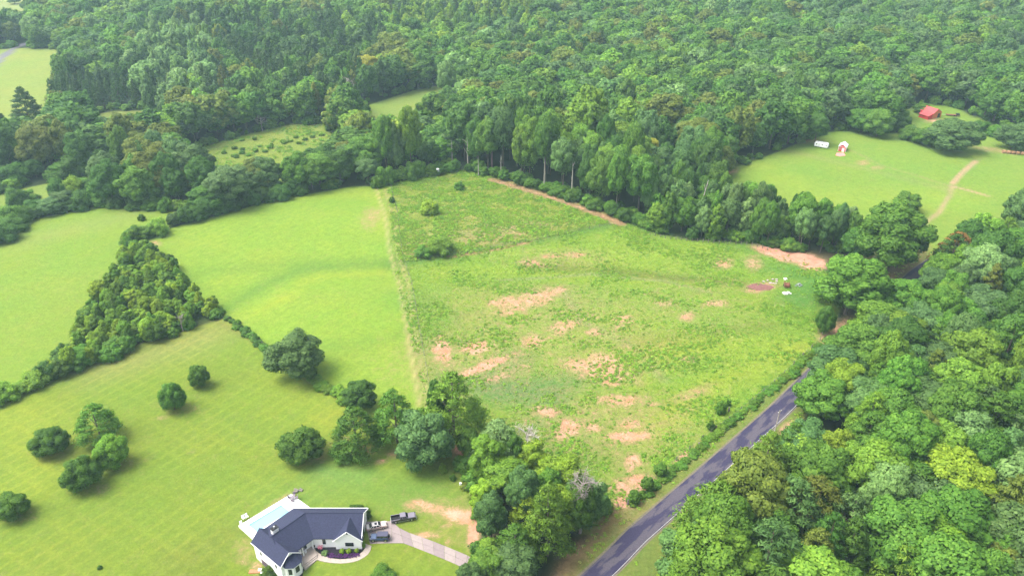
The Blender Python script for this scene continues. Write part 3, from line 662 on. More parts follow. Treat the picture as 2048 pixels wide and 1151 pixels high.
one('poplar', 1190, 1040, 60, 96, 'silver', 'silver topped tree at the pasture corner nearest the road')
one('loose', 1095, 1110, 100, 150, 'fresh', 'broad feathery tree in the roadside thicket left of the dead snag')
one('loose', 1030, 1130, 90, 100, 'mid', 'feathery tree hanging over the lower end of the driveway')
for bx_, by_, w_x, h_x, k_x in ((1640, 834, 104, 104, 'mid'), (1662, 792, 116, 112, 'blue'), (1702, 742, 110, 104, 'mid'), (1746, 694, 104, 104, 'fresh'), (1800, 640, 92, 92, 'mid')):
    one('oak', bx_, by_, w_x, h_x, k_x, 'broad leafy tree overhanging the road, %s from the near end of its row' % ('first', 'second', 'third', 'fourth', 'fifth')[(bx_ > 1650) + (bx_ > 1690) + (bx_ > 1730) + (bx_ > 1780)], 'trees overhanging the road')
one('oak', 1690, 628, 118, 128, 'mid', 'spreading open tree beside the road at the pasture end')
one('loose', 1665, 600, 70, 70, 'fresh', 'lighter lopsided tree leaning from the spreading roadside tree into the pasture')
one('cedar', 1645, 668, 36, 58, 'mid', 'small dark tree on a pale stump like base beside the pasture fence', pale=True)
one('oak', 1772, 540, 132, 140, 'mid', 'large spreading oak where the post fence meets the road')
one('oak', 1712, 520, 70, 74, 'dark', 'dark tree directly left of the large spreading oak')
one('tall', 1640, 505, 44, 74, 'pine', 'thin dusky tree at the end of the post fence')
one('tall', 1596, 494, 60, 104, 'mid', 'tall shaggy tree above the orange clay patch')
one('dome', 1810, 425, 50, 42, 'mid', 'small round tree alone at the near edge of the right hand field')
one('loose', 1898, 545, 84, 90, 'rust', 'rust tinged thin tree beside the road under the right field')
one('tall', 1628, 290, 46, 62, 'dark', 'dark drooping tree overhanging the field behind the white camper')
one('oak', 1842, 226, 30, 22, 'mid', 'small spreading tree against the back of the red barn')
one('dome', 1898, 304, 100, 58, 'blue', 'great dark rounded thicket in front of the red barn')
one('dome', 1852, 292, 44, 28, 'mid', 'lower green thicket left of the great dark rounded thicket')
one('dome', 2022, 300, 66, 42, 'blue', 'dark thicket above the row of hay bales')
one('bush', 1826, 282, 46, 26, 'mid', 'shrub at the left foot of the barn clearing')
one('dome', 1752, 275, 56, 56, 'mid', 'bushy tree on the field edge left of the barn clearing')
one('dome', 1792, 262, 44, 42, 'dark', 'dark bushy tree at the corner of the barn clearing')
one('dome', 1722, 266, 60, 50, 'mid', 'broad low tree on the field edge behind the red shed')
one('tall', 895, 215, 40, 88, 'silver', 'lone pale pine with layered crown beside the hidden meadow', pale=True)
one('pine', 62, 250, 58, 76, 'pine', 'dark pine standing alone at the foot of the far left field')
one('pine', -5, 258, 40, 50, 'pine', 'dark pine cut by the left edge of the picture')
one('oak', 30, 8, 24, 14, 'dark', 'tiny dark tree in the pale field at the top left corner')
one('oak', 1313, 460, 42, 56, 'fresh', 'fresh green round tree at the left end of the post fence')
one('oak', 1390, 330, 92, 98, 'olive', 'wide crown turning yellow at the forest edge above the leaning trunk')
one('oak', 1285, 360, 66, 90, 'yellow', 'bare limbed tree with yellow green tufts at the forest edge')
one('poplar', 1435, 440, 26, 44, 'gold', 'small golden leaved tree behind the leaning pale trunk')
one('oak', 1440, 352, 50, 60, 'olive', 'olive tree beside the yellowing crown')
one('poplar', 1512, 470, 54, 116, 'blue', 'tallest pale poplar of the strip behind the post fence')
one('oak', 735, 172, 62, 60, 'yellow', 'pale yellow green round tree beside the bare grey snag')
one('bush', 284, 441, 13, 13, 'cedar', 'small dark bush alone in the meadow left of the hay field')
one('bush', 318, 470, 36, 34, 'fresh', 'round bush at the end of the hedge on the meadow corner')
one('bush', 296, 474, 32, 24, 'cedar', 'bush left of the round bush on the meadow corner')
one('bush', 272, 476, 30, 26, 'cedar', 'dark bush where the hedge meets the wooded triangle')
one('bush', 784, 405, 10, 12, 'cedar', 'tiny dark bush beside the top of the field track')
one('bush', 858, 428, 30, 30, 'lime', 'light green bush in the middle of the weedy paddock')
one('bush', 919, 379, 19, 16, 'mid', 'small bush near the far corner of the weedy paddock')
one('bush', 880, 506, 46, 27, 'fresh', 'large rounded bush at the lower left of the weedy paddock')
one('bush', 848, 512, 30, 14, 'mid', 'low bush left of the large rounded bush in the paddock')
one('bush', 766, 1170, 46, 26, 'mid', 'feathery bush on the lawn in front of the house')
one('bush', 886, 944, 15, 18, 'lime', 'small yellow green sapling on the lawn under the big leafy tree')
one('bush', 906, 960, 11, 13, 'cedar', 'tiny dark sapling near the white utility box')
one('bush', 200, 1137, 8, 8, 'cedar', 'tiny seedling low on the open lawn')
SG = 'saplings in the hedge along the road'
for bx, by, w_, h_, k_, lab in [(1440, 826, 18, 26, 'mid', 'sapling in the road hedge farthest up the slope of three'), (1456, 812, 9, 13, 'dark', 'tiny dark sapling beside the grey stump in the road hedge'), (1421, 858, 14, 18, 'cedar', 'small dark sapling midway along the road hedge'),
                               (1320, 950, 26, 28, 'mid', 'bushy sapling at the pasture side of the road hedge'), (1293, 982, 26, 34, 'mid', 'small tree with thin trunk over orange clay beside the road'), (1268, 1004, 26, 28, 'mid', 'small tree at the pasture corner over pale clay'), (1700, 560, 12, 12, 'dark', 'small shrub beyond the spreading roadside tree')]:
    one('bush' if h_ < 28 else 'oak', bx, by, w_, h_, k_, lab, SG)

# ------------------------------------------------------------------ woods, hedges and shrubs
ORD = 'first second third fourth fifth sixth seventh eighth ninth tenth eleventh twelfth thirteenth fourteenth fifteenth sixteenth seventeenth eighteenth nineteenth twentieth'.split()
TENS = {20: 'twenty', 30: 'thirty', 40: 'forty', 50: 'fifty', 60: 'sixty', 70: 'seventy', 80: 'eighty', 90: 'ninety'}
TEN_TH = {30: 'thirtieth', 40: 'fortieth', 50: 'fiftieth', 60: 'sixtieth', 70: 'seventieth', 80: 'eightieth', 90: 'ninetieth'}
def ordinal(i):
    if i < 20: return ORD[i]
    i += 1; t = i // 10 * 10
    return TEN_TH[t] if i % 10 == 0 and t in TEN_TH else TENS[t] + ' ' + ORD[i % 10 - 1]
SHORT = dict(oak='round tree', tall='tall tree', poplar='oval tree', pine='pine', cedar='cedar', loose='feathery tree', bush='shrub')
STANDS = {}
def hedge(pts, gap, h, w, kinds, keys, where, spread=1.0, group=None):
    p = G(pts); d = np.r_[0, np.cumsum(np.hypot(*np.diff(p, axis=0).T))]; n_ = int(d[-1] / gap) + 1
    for t in np.linspace(0, d[-1], n_):
        x = float(np.interp(t, d, p[:, 0])) + rng.uniform(-spread, spread); y = float(np.interp(t, d, p[:, 1])) + rng.uniform(-spread, spread)
        kind = kinds[rng.integers(len(kinds))]; key = keys[rng.integers(len(keys))]; f_ = rng.uniform(.7, 1.3)
        r_ = plant(kind, x, y, h * f_, w * rng.uniform(.8, 1.25), key, None, group or 'shrubs ' + where)
        STANDS.setdefault(where, []).append((r_, kind, key))
hedge([(352, 448), (390, 440), (430, 428), (480, 414), (540, 400), (600, 388)], 4.2, 7.0, 7.0, ['bush', 'cedar'], ['pine', 'dark', 'dark'], 'in hedge behind hay field', .8)
hedge([(10, 800), (40, 786), (75, 768)], 4.0, 4, 6, ['bush'], ['fresh', 'cedar'], 'in hedge left of lawn', 1.0)
hedge([(92, 760), (120, 748), (150, 735), (185, 722), (230, 708)], 3.8, 5.5, 6.5, ['bush', 'cedar'], ['cedar', 'dark', 'mid'], 'in hedge above lawn', 1.0)
hedge([(458, 641), (478, 655), (505, 676), (528, 692), (548, 706)], 1.9, 1.3, 2.4, ['bush'], ['mid', 'dark'], 'on fence row below triangle wood', .8)
hedge([(628, 756), (652, 774), (676, 790), (700, 808)], 2.0, 1.8, 3.2, ['bush'], ['fresh', 'mid'], 'on fence row past big round tree', 1.0)
hedge([(1262, 1012), (1300, 978), (1345, 945), (1380, 915), (1410, 888), (1440, 860), (1480, 830), (1520, 795), (1560, 764), (1600, 730), (1640, 690)], 2.1, 1.0, 2.4, ['bush'], ['mid', 'fresh', 'mid'], 'in road hedge', .8)
hedge([(820, 356), (860, 350), (905, 340), (960, 346), (1000, 356), (1045, 368), (1090, 381), (1130, 395), (1180, 411), (1215, 424), (1250, 438)], 5.0, 5.0, 6, ['bush', 'cedar'], ['dark', 'mid', 'mid'], 'at forest foot beside paddock', 1.5)
hedge([(745, 376), (775, 368), (800, 362), (830, 356), (860, 350)], 4.5, 7.5, 6, ['loose', 'bush'], ['mid', 'fresh'], 'in thicket above hay field', 2)
hedge([(205, 412), (260, 416), (330, 420)], 6.5, 4.5, 6, ['bush'], ['dark', 'mid'], 'below belt beyond left meadow', 1.5)
hedge([(2, 478), (35, 452), (65, 438), (100, 428), (150, 418), (195, 408)], 6.5, 6.5, 9, ['bush', 'oak'], ['dark', 'blue', 'mid'], 'in bushy row beyond left meadow', 2)
hedge([(30, 415), (80, 402), (130, 392), (180, 385)], 7, 7.5, 9, ['bush', 'oak'], ['fresh', 'mid', 'lime', 'dark'], 'in bushy rear row, left', 3)
hedge([(235, 270), (275, 262), (320, 268), (350, 285), (300, 300), (250, 312)], 9, 8, 11, ['oak', 'bush'], ['lime', 'fresh', 'mid'], 'in brake below glade', 4)
hedge([(1862, 290), (1835, 280), (1805, 268)], 5, 4.0, 6, ['bush'], ['mid', 'fresh'], 'in bush row before barn', 1.5)
hedge([(1960, 262), (2000, 275), (2060, 292)], 9, 5, 9, ['bush'], ['dark', 'mid'], 'at forest foot past barn', 2)
hedge([(600, 285), (560, 290), (520, 300), (450, 318), (640, 270), (500, 285), (410, 330)], 6, 1.5, 2.4, ['bush', 'cedar'], ['mid', 'fresh', 'fresh'], 'scattered in middle meadow', 6)
hedge([(1700, 680), (1680, 700), (1650, 760), (1620, 800)], 6, 5, 6, ['bush'], ['fresh', 'mid'], 'at foot of roadside forest', 2)
hedge([(1290, 1190), (1330, 1160), (1365, 1130), (1400, 1085), (1440, 1040)], 3.0, 1.6, 3.2, ['bush'], ['lime', 'fresh', 'mid'], 'on right road bank', 2.5)
hedge([(930, 950), (940, 980), (948, 1010), (952, 1040)], 3.5, 2.2, 2.6, ['bush'], ['mid', 'olive', 'fresh'], 'between lawn and thicket', 1.2)

def scatter_wood(outline, gap, jitter=.42):
    x0, y0 = outline.min(0); x1, y1 = outline.max(0); x0 = max(x0, -760); x1 = min(x1, 760); y1 = min(y1, 1180)
    gx_ = np.arange(x0, x1, gap); gy_ = np.arange(y0, y1, gap * .9); a, b = np.meshgrid(gx_, gy_); a = a + (np.arange(len(gy_)) % 2 * gap / 2)[:, None]
    a = a.ravel() + rng.uniform(-jitter, jitter, a.size) * gap; b = b.ravel() + rng.uniform(-jitter, jitter, b.size) * gap
    k = inside(outline, a, b); return a[k], b[k]
cand = []
def choice(seq):
    ks = [s_[0] for s_ in seq]; ws = np.array([s_[1] for s_ in seq], float); return ks[rng.choice(len(ks), p=ws / ws.sum())]
OAK = [('oak', 7), ('tall', 2), ('pine', .35), ('poplar', .8)]
FT = [('mid', 5), ('dark', 3), ('fresh', 2.2), ('blue', 2.5), ('olive', 1.4), ('silver', .8)]
def zone(px, py, x, y):
    """what grows where: kinds, leaf tints, height, crown width, name of the stand"""
    if py > 395 and 1285 < px < 1720: return [('poplar', 5), ('oak', 2), ('tall', 2)], [('mid', 4), ('blue', 3), ('silver', 3), ('fresh', 1), ('dark', 2)], 17.5, 8.0, 'in strip behind post fence'
    if px < 210 and py > 345: return [('bush', 2), ('oak', 2)], [('dark', 3), ('mid', 2), ('blue', 2)], 8, 10, 'in low growth past left meadow'
    if px < 760 and py > 318: return [('oak', 7), ('tall', 2), ('poplar', .8)], [('dark', 4), ('olive', 3), ('mid', 3), ('blue', 2)], (21 if px < 420 else 16.5), 15.5, 'in belt beyond hay field'
    if px < 250 and py > 285: return [('oak', 8), ('tall', 1)], [('dark', 5), ('blue', 2), ('olive', 2)], (23 if px < 175 else 15), 17, 'in dark belt, left'
    if 735 < px < 905 and 270 < py < 335: return [('oak', 5), ('tall', 2)], [('mid', 4), ('dark', 2), ('lime', 1), ('blue', 2)], 13, 11, 'below hidden meadow'
    if 760 <= px < 1300 and py > 300: return [('tall', 7), ('oak', 2.5), ('poplar', .7)], [('mid', 4), ('fresh', 3.5), ('dark', 2.5), ('blue', 2), ('olive', 1)], 28, 12.5, 'at paddock forest edge'
    if 1300 <= px < 1700 and py > 270: return [('oak', 5), ('tall', 3)], [('dark', 4), ('mid', 3), ('olive', 1.5), ('blue', 2.5)], 22, 13, 'at right field forest edge'
    if 70 < px < 300 and 180 < py < 250: return [('pine', 8), ('oak', 1)], [('pine', 6), ('dark', 3)], 18, 8.5, 'in pine stand, left'
    if 285 < px < 430 and 90 < py < 250: return [('poplar', 6), ('oak', 2), ('pine', 1)], [('silver', 5), ('fresh', 2), ('blue', 2)], 22, 11, 'in pale poplar stand, left'
    if 280 < px < 770 and 60 < py < 240: return [('pine', 4.5), ('oak', 3), ('poplar', 1.2)], [('pine', 5), ('dark', 4), ('mid', 2.5), ('olive', 1.5), ('fresh', .6)], 20, 10.5, 'in pines behind middle meadow'
    if 780 < px < 1080 and py < 95: return [('poplar', 5), ('pine', 2), ('oak', 1)], [('lime', 5), ('fresh', 4), ('mid', 2)], 15, 8, 'in bright young wood'
    if 350 < px < 900 and py < 330: return OAK, [('dark', 3), ('olive', 3), ('mid', 4), ('fresh', 1.5), ('lime', .5)], 20, 13, 'behind middle meadow'
    if px > 1600: return OAK, [('mid', 4), ('dark', 3), ('blue', 4.5), ('fresh', .8), ('olive', 1)], 20, 13, 'in forest behind red barn'
    return OAK, FT, 20, 13, 'in great forest'
for nm, outline, gap in (('bg', BG, 9.4), ('strip', STRIP, 6.0), ('road', RW, 9.2), ('tri', TRI, 4.1), ('thick', CW, 6.6)):
    a, b = scatter_wood(outline, gap)
    ok = np.ones(len(a), bool)
    if nm == 'bg':
        ok &= ~inside(STRIP, a, b)
        for f_ in ('right_field', 'far_left_field', 'top_left_field', 'glade', 'middle_meadow', 'hidden_meadow', 'lower_glade', 'top_clearing'):
            pl = FIELD[f_][0]; ok &= ~inside(pl, a, b) & (seg_dist(a, b, pl, True) > 2.5)
        ok &= seg_dist(a, b, G([(-80, 200), (0, 118), (30, 95), (60, 84)])) > 9
    for ex, ey in EXPL: ok &= np.hypot(a - ex, b - ey) > (5.5 if nm in ('bg', 'road') else 3.5)
    ok &= seg_dist(a, b, np.array([p[:2] for p in road_l])) > 8
    bk = inv(1582, 872); ok &= np.hypot(a - bk[0], b - bk[1]) > 10.5
    a, b = a[ok], b[ok]; px, py, zc = project(a, b, height(a, b))
    for i in range(len(a)):
        if zc[i] <= 0 or px[i] < -140 or px[i] > 2190 or py[i] > 1330: continue
        if nm in ('bg', 'strip'):
            kinds, keys, h_, w_, where = zone(px[i], py[i], a[i], b[i])
            if where == 'in strip behind post fence' and rng.uniform() < .0: continue
        elif nm == 'road':
            kinds = [('oak', 5.5), ('tall', 2), ('poplar', 1.4), ('pine', 1.2), ('loose', 2.2)]; keys = [('mid', 6), ('fresh', 3.6), ('blue', 4), ('dark', 2), ('lime', .6), ('olive', .7), ('silver', .7)]
            h_, w_, where = 20, 13.6, 'in roadside forest'
            if b[i] < 175: w_ = 14.8
        elif nm == 'tri':
            kinds = [('oak', 2.5), ('poplar', 5), ('cedar', 2), ('loose', 2.5)]; keys = [('fresh', 6), ('lime', 5), ('mid', 2.5), ('cedar', 1)]; h_, w_, where = 6.8, 4.9, 'in triangle wood'
        else:
            kinds = [('oak', 5), ('poplar', 2), ('loose', 1.5)]; keys = [('fresh', 4), ('lime', 1.5), ('mid', 4), ('blue', 2)]; h_, w_, where = 14, 9.5, 'in roadside thicket'
        kind = choice(kinds); key = choice(keys)
        if kind == 'pine': key = choice([('pine', 4), (key, 1)]) if nm != 'road' else choice([('olive', 1), ('mid', 2)])
        if kind == 'pine': w_ = w_ * .82
        if kind == 'poplar' and nm == 'bg': w_ *= .86; h_ *= 1.08
        if nm == 'bg' and py[i] < 330 and kind != 'pine': w_ *= 1.22
        f_ = rng.uniform(.74, 1.24); g_ = rng.uniform(.72, 1.28)
        cand.append((zc[i], a[i], b[i], kind, key, h_ * f_, w_ * g_ * (.9 + .1 * f_), where))
cand.sort(key=lambda c: c[0])
LIMIT = dict(oak=270, tall=140, poplar=110, pine=90, cedar=60, loose=80, bush=60); used = {}
rest = []
for c in cand:
    zc_, x, y, kind, key, h_, w_, where = c
    if used.get(kind, 0) < LIMIT[kind] and sum(used.values()) < 520:
        used[kind] = used.get(kind, 0) + 1
        r_ = plant(kind, x, y, h_, w_, key, None, 'trees ' + where); STANDS.setdefault(where, []).append((r_, kind, key))
    else: rest.append(c)
for where, lst in STANDS.items():
    proj = [project(r_.location.x, r_.location.y, r_.location.z) for r_, _, _ in lst]
    order = sorted(range(len(lst)), key=lambda i: -proj[i][1]); per = 16
    single = len(lst) <= 34 and ('shrub' in lst[0][1] or 'bush' in (lst[0][1], lst[-1][1]))
    rows = [order] if single else [order[i:i + per] for i in range(0, len(order), per)]
    for ri, row in enumerate(rows):
        row = sorted(row, key=lambda i: proj[i][0])
        for ci, i in enumerate(row):
            r_, kind, key = lst[i]
            r_['label'] = ('%s %s %s, %s from left' % (TONE[key], SHORT[kind], where, ordinal(ci))) + ('' if single else ', %s row back' % ordinal(ri))

# the rest of the woods: one mass, scattered as instances of the distant kinds
pts = np.array([(c[1], c[2], float(height(c[1], c[2]))) for c in rest])
wm = bpy.data.meshes.new('distant_woods'); wm.vertices.add(len(pts)); wm.vertices.foreach_set('co', pts.ravel()); wm.update()
sc_ = np.array([(c[6] / 12 * 1.04, c[6] / 12 * 1.04, c[5] / 18) for c in rest]); rot = np.zeros((len(rest), 3)); rot[:, 2] = rng.uniform(0, 6.28, len(rest))
for nm, ty, arr, fld in (('size', 'FLOAT_VECTOR', sc_, 'vector'), ('turn', 'FLOAT_VECTOR', rot, 'vector')):
    at = wm.attributes.new(nm, ty, 'POINT'); at.data.foreach_set(fld, arr.ravel())
at = wm.attributes.new('tint', 'FLOAT_COLOR', 'POINT'); at.data.foreach_set('color', np.array([tint_of(c[4]) + [1.0] for c in rest]).ravel())
at = wm.attributes.new('which', 'INT', 'POINT')
at.data.foreach_set('value', [FAR_INDEX['oak' if c[3] in ('cedar', 'loose') else c[3]][i % len(FAR_INDEX['oak' if c[3] in ('cedar', 'loose') else c[3]])] for i, c in enumerate(rest)])
def instancer(name, coll, obj, inst_mats=None):
    ng = bpy.data.node_groups.new(name, 'GeometryNodeTree'); ng.interface.new_socket('Geometry', in_out='INPUT', socket_type='NodeSocketGeometry'); ng.interface.new_socket('Geometry', in_out='OUTPUT', socket_type='NodeSocketGeometry')
    n = ng.nodes; l = ng.links; gi = n.new('NodeGroupInput'); go = n.new('NodeGroupOutput')
    ci = n.new('GeometryNodeCollectionInfo'); ci.inputs['Collection'].default_value = coll; ci.inputs['Separate Children'].default_value = True; ci.inputs['Reset Children'].default_value = True
    ip = n.new('GeometryNodeInstanceOnPoints'); ip.inputs['Pick Instance'].default_value = True
    def na(nm, ty):
        a_ = n.new('GeometryNodeInputNamedAttribute'); a_.data_type = ty; a_.inputs['Name'].default_value = nm; return a_.outputs['Attribute']
    l.new(gi.outputs[0], ip.inputs['Points']); l.new(ci.outputs[0], ip.inputs['Instance'])
    l.new(na('which', 'INT'), ip.inputs['Instance Index']); l.new(na('size', 'FLOAT_VECTOR'), ip.inputs['Scale'])
    er = n.new('FunctionNodeEulerToRotation'); l.new(na('turn', 'FLOAT_VECTOR'), er.inputs[0]); l.new(er.outputs[0], ip.inputs['Rotation'])
    l.new(ip.outputs[0], go.inputs[0])
    md = obj.modifiers.new('scatter', 'NODES'); md.node_group = ng
woods = bpy.data.objects.new('distant_woods', wm); COL.objects.link(woods); tag(woods, kind='stuff'); instancer('scatter_woods', FAR, woods)
edge_lines = [(BG, 9), (RW, 7), (STRIP, 5), (TRI, 3), (CW, 3)] + [(FIELD[f_][0], 9) for f_ in ('right_field', 'far_left_field', 'glade', 'middle_meadow', 'hidden_meadow', 'lower_glade', 'top_left_field')]
U_ = []
for pl, wid in edge_lines:
    L_ = np.hypot(*np.diff(np.r_[pl, pl[:1]], axis=0).T); n_ = int(L_.sum() * wid / 14); k = rng.choice(len(pl), n_, p=L_ / L_.sum()); t = rng.uniform(0, 1, n_)[:, None]
    q = pl[k] + (np.r_[pl, pl[:1]][k + 1] - pl[k]) * t + rng.normal(0, wid * .5, (n_, 2)); ok = np.zeros(n_, bool)
    for w_ in (BG, RW, STRIP, TRI, CW): ok |= inside(w_, q[:, 0], q[:, 1])
    for f_ in FIELD:
        if f_ not in ('verge', 'pasture', 'paddock', 'lawn', 'hay_field', 'meadow_left'): ok &= ~inside(FIELD[f_][0], q[:, 0], q[:, 1])
    ok &= (np.abs(q[:, 0]) < 760) & (q[:, 1] < 1100) & (seg_dist(q[:, 0], q[:, 1], np.array([p[:2] for p in road_l])) > 7.5)
    U_ += [(x, y) for x, y in q[ok]]
um = bpy.data.meshes.new('undergrowth'); um.vertices.add(len(U_)); um.vertices.foreach_set('co', np.array([(x, y, float(height(x, y))) for x, y in U_]).ravel()); um.update()
uh = rng.uniform(1.6, 5.0, len(U_)); uw = uh * rng.uniform(.9, 1.6, len(U_)); ur = np.zeros((len(U_), 3)); ur[:, 2] = rng.uniform(0, 6.28, len(U_))
at = um.attributes.new('size', 'FLOAT_VECTOR', 'POINT'); at.data.foreach_set('vector', np.stack([uw / 12, uw / 12, uh / 18], 1).ravel()); at = um.attributes.new('turn', 'FLOAT_VECTOR', 'POINT'); at.data.foreach_set('vector', ur.ravel())
at = um.attributes.new('which', 'INT', 'POINT'); at.data.foreach_set('value', [FAR_INDEX['bush'][i % len(FAR_INDEX['bush'])] for i in range(len(U_))])
at = um.attributes.new('tint', 'FLOAT_COLOR', 'POINT'); at.data.foreach_set('color', np.array([tint_of(('mid', 'dark', 'fresh', 'mid', 'cedar')[i % 5]) + [1.0] for i in range(len(U_))]).ravel())
und = bpy.data.objects.new('undergrowth', um); COL.objects.link(und); tag(und, kind='stuff'); instancer('scatter_undergrowth', FAR, und)
print('undergrowth', len(U_)); print('individual', used, 'mass', len(rest), 'explicit', len(EXPL))

# ------------------------------------------------------------------ weeds standing in the rough grass
from mathutils import noise as mnoise
TU = bpy.data.collections.new('weed_kinds')
for i in range(4):
    nb = 26; ph = rng.uniform(0, 6.28, nb); rr = rng.uniform(0, .5, nb); c = np.stack([rr * np.cos(ph), rr * np.sin(ph), .12 + .38 * (1 - rr / .5) * rng.uniform(.6, 1, nb)], 1)
    g = np.stack([np.cos(ph) * .5, np.sin(ph) * .5, np.ones(nb)], 1) + unit(nb) * .6; g /= np.linalg.norm(g, axis=1, keepdims=True)
    a_ = np.cross(g, unit(nb)); a_ /= np.linalg.norm(a_, axis=1, keepdims=True); b_ = np.cross(g, a_); s_ = rng.uniform(.10, .2, (nb, 1))
    vs = np.stack([c - a_ * s_, c - b_ * s_ * .6, c + a_ * s_, c + b_ * s_ * .6], 1).reshape(-1, 3); me = bpy.data.meshes.new('weed_tuft'); me.from_pydata(vs.tolist(), [], np.arange(nb * 4).reshape(-1, 4).tolist()); me.update()
    me.polygons.foreach_set('use_smooth', [True] * nb); at = me.attributes.new('leafv', 'FLOAT', 'POINT'); at.data.foreach_set('value', np.repeat(rng.uniform(.2, .9, nb), 4))
    me.normals_split_custom_set_from_vertices(np.repeat(g * .5 + np.array([0, 0, .8]), 4, 0).tolist()); me.materials.append(M['leaf']); TU.objects.link(bpy.data.objects.new('weed_kind_%d' % i, me))
W = []
def weeds(field_name, per_m2, smin, smax, keys, thr, freq):
    pl = FIELD[field_name][0]; x0, y0 = pl.min(0); x1, y1 = pl.max(0); n_ = int((x1 - x0) * (y1 - y0) * per_m2); a = rng.uniform(x0, x1, n_); b = rng.uniform(y0, y1, n_)
    k = inside(pl, a, b); a, b = a[k], b[k]; kk = (seg_dist(a, b, np.array([p_ + n_n * 2.7 for p_, n_n in road_c])) > 4.2) & (seg_dist(a, b, G(LANE)) > 3); a, b = a[kk], b[kk]; hz_ = height(a, b)
    for x, y, z in zip(a, b, hz_):
        v = mnoise.noise(Vector((x * freq, y * freq * 1.5, 3.1))) + .45 * mnoise.noise(Vector((x * freq * 3.3, y * freq * 3.3, 9)))
        if v > thr + rng.uniform(-.12, .12): W.append((x, y, z, rng.uniform(smin, smax) * (1 + .5 * max(0, v)), keys[rng.integers(len(keys))]))
WT = dict(a=(.12, .27, .024), b=(.17, .33, .028), c=(.19, .31, .035), d=(.085, .22, .022), e=(.28, .31, .08))
weeds('paddock', 1.5, .7, 1.35, 'abbcac', -.12, .09)
weeds('pasture', 1.1, .5, 1.0, 'aabbcc', .16, .045)
weeds('pasture', .25, .4, .8, 'aabc', -.2, .1)
weeds('middle_meadow', .35, .8, 1.5, 'abd', .0, .08)
weeds('verge', .8, .5, .9, 'bbce', .0, .12)
tm = bpy.data.meshes.new('rough_grass'); tm.vertices.add(len(W)); tm.vertices.foreach_set('co', np.array([w[:3] for w in W]).ravel()); tm.update()
sz = np.array([w[3] for w in W]); arr = np.stack([sz * 1.25, sz * 1.25, sz * rng.uniform(.7, 1.2, len(W))], 1); at = tm.attributes.new('size', 'FLOAT_VECTOR', 'POINT'); at.data.foreach_set('vector', arr.ravel())
rot = np.zeros((len(W), 3)); rot[:, 2] = rng.uniform(0, 6.28, len(W)); at = tm.attributes.new('turn', 'FLOAT_VECTOR', 'POINT'); at.data.foreach_set('vector', rot.ravel())
at = tm.attributes.new('which', 'INT', 'POINT'); at.data.foreach_set('value', (np.arange(len(W)) % 4).tolist())
at = tm.attributes.new('tint', 'FLOAT_COLOR', 'POINT'); at.data.foreach_set('color', np.array([[*(np.array(WT[w[4]]) * rng.uniform(.8, 1.2)), 1] for w in W]).ravel())
tuf = bpy.data.objects.new('rough_grass', tm); COL.objects.link(tuf); tag(tuf, kind='stuff'); instancer('scatter_weeds', TU, tuf)

# ------------------------------------------------------------------ dead trees and pale trunks
def dead_tree(bx, by, hpx, wpx, label, m, lean=0.0, n_=9, twigs=40, colour=None, name='dead_tree'):
    p = inv(bx, by); a_, b_ = scale_px(bx, by); h = hpx * b_; w = wpx * a_
    root = empty(name, (p[0], p[1], p[2]), 0, label, 'dead tree')
    t = MB(); t.tube([(0, 0, -.5), (lean * h * .5, 0, h * .5), (lean * h, 0, h)], [.035 * h * .5 + .1, .03 * h * .4 + .06, .05], 7); t.build('trunk', m, root)
    br = MB(); tips = []
    for i in range(n_):
        z = h * rng.uniform(.4, .95); q = rng.uniform(0, 6.28); r_ = w / 2 * rng.uniform(.5, 1); e = (lean * z + r_ * math.cos(q), r_ * math.sin(q), min(h * 1.02, z + rng.uniform(.05, .3) * h)); s0 = (lean * z, 0, z)
        mid_ = ((s0[0] + e[0]) / 2 + rng.uniform(-.3, .3), (s0[1] + e[1]) / 2, (s0[2] + e[2]) / 2 + .3); br.tube([s0, mid_, e], [.13, .09, .04], 5); tips.append((mid_, e))
    br.build('branches', m, root)
    if twigs:
        tw = MB()
        for i in range(twigs):
            s0, e = tips[i % len(tips)]; f_ = rng.uniform(0, 1); c = [s0[k] + (e[k] - s0[k]) * f_ for k in range(3)]; d = unit(1)[0] * rng.uniform(.5, 1.5)
            tw.tube([c, [c[k] + d[k] for k in range(3)], [c[k] + d[k] * 1.5 + rng.uniform(-.3, .3) for k in range(3)]], [.05, .035, .02], 3)
        tag(tw.build('twigs', colour or m, root), kind='stuff')
    return root
dead_tree(1160, 1065, 100, 62, 'dead grey snag with a tangle of twigs in the roadside thicket', M['dead'], n_=16, twigs=420)
dead_tree(1052, 930, 66, 66, 'bleached dead crown behind the pale wispy tree', M['pale_bark'], n_=14, twigs=220)
dead_tree(706, 235, 78, 34, 'bare grey snag forked above the belt left of the hidden meadow', M['pale_bark'], n_=12, twigs=90)
dead_tree(385, 262, 42, 26, 'small grey leafless tree in front of the pale poplar stand', M['dead'], n_=10, twigs=90)
dead_tree(525, 262, 32, 30, 'grey dying tree at the rear edge of the middle meadow', M['dead'], n_=10, twigs=90)
dead_tree(936, 338, 62, 26, 'pale forked dead trunk at the forest edge', M['pale_bark'], n_=4, twigs=0)
dead_tree(984, 340, 96, 30, 'reddish brown dead tree between tall green ones', mat('dead_brown', (.20, .11, .12), .9), n_=12, twigs=240)
dead_tree(1242, 232, 66, 26, 'brown dead tree poking out of the great forest', mat('dead_brown_b', (.19, .10, .11), .9), n_=12, twigs=200)
dead_tree(1388, 455, 92, 8, 'long pale trunk leaning over the strip of young trees', M['pale_bark'], lean=.16, n_=3, twigs=0, name='leaning_trunk')
dead_tree(1324, 372, 46, 30, 'white bare branches below the yellow green tufted tree', M['pale_bark'], n_=7, twigs=20)
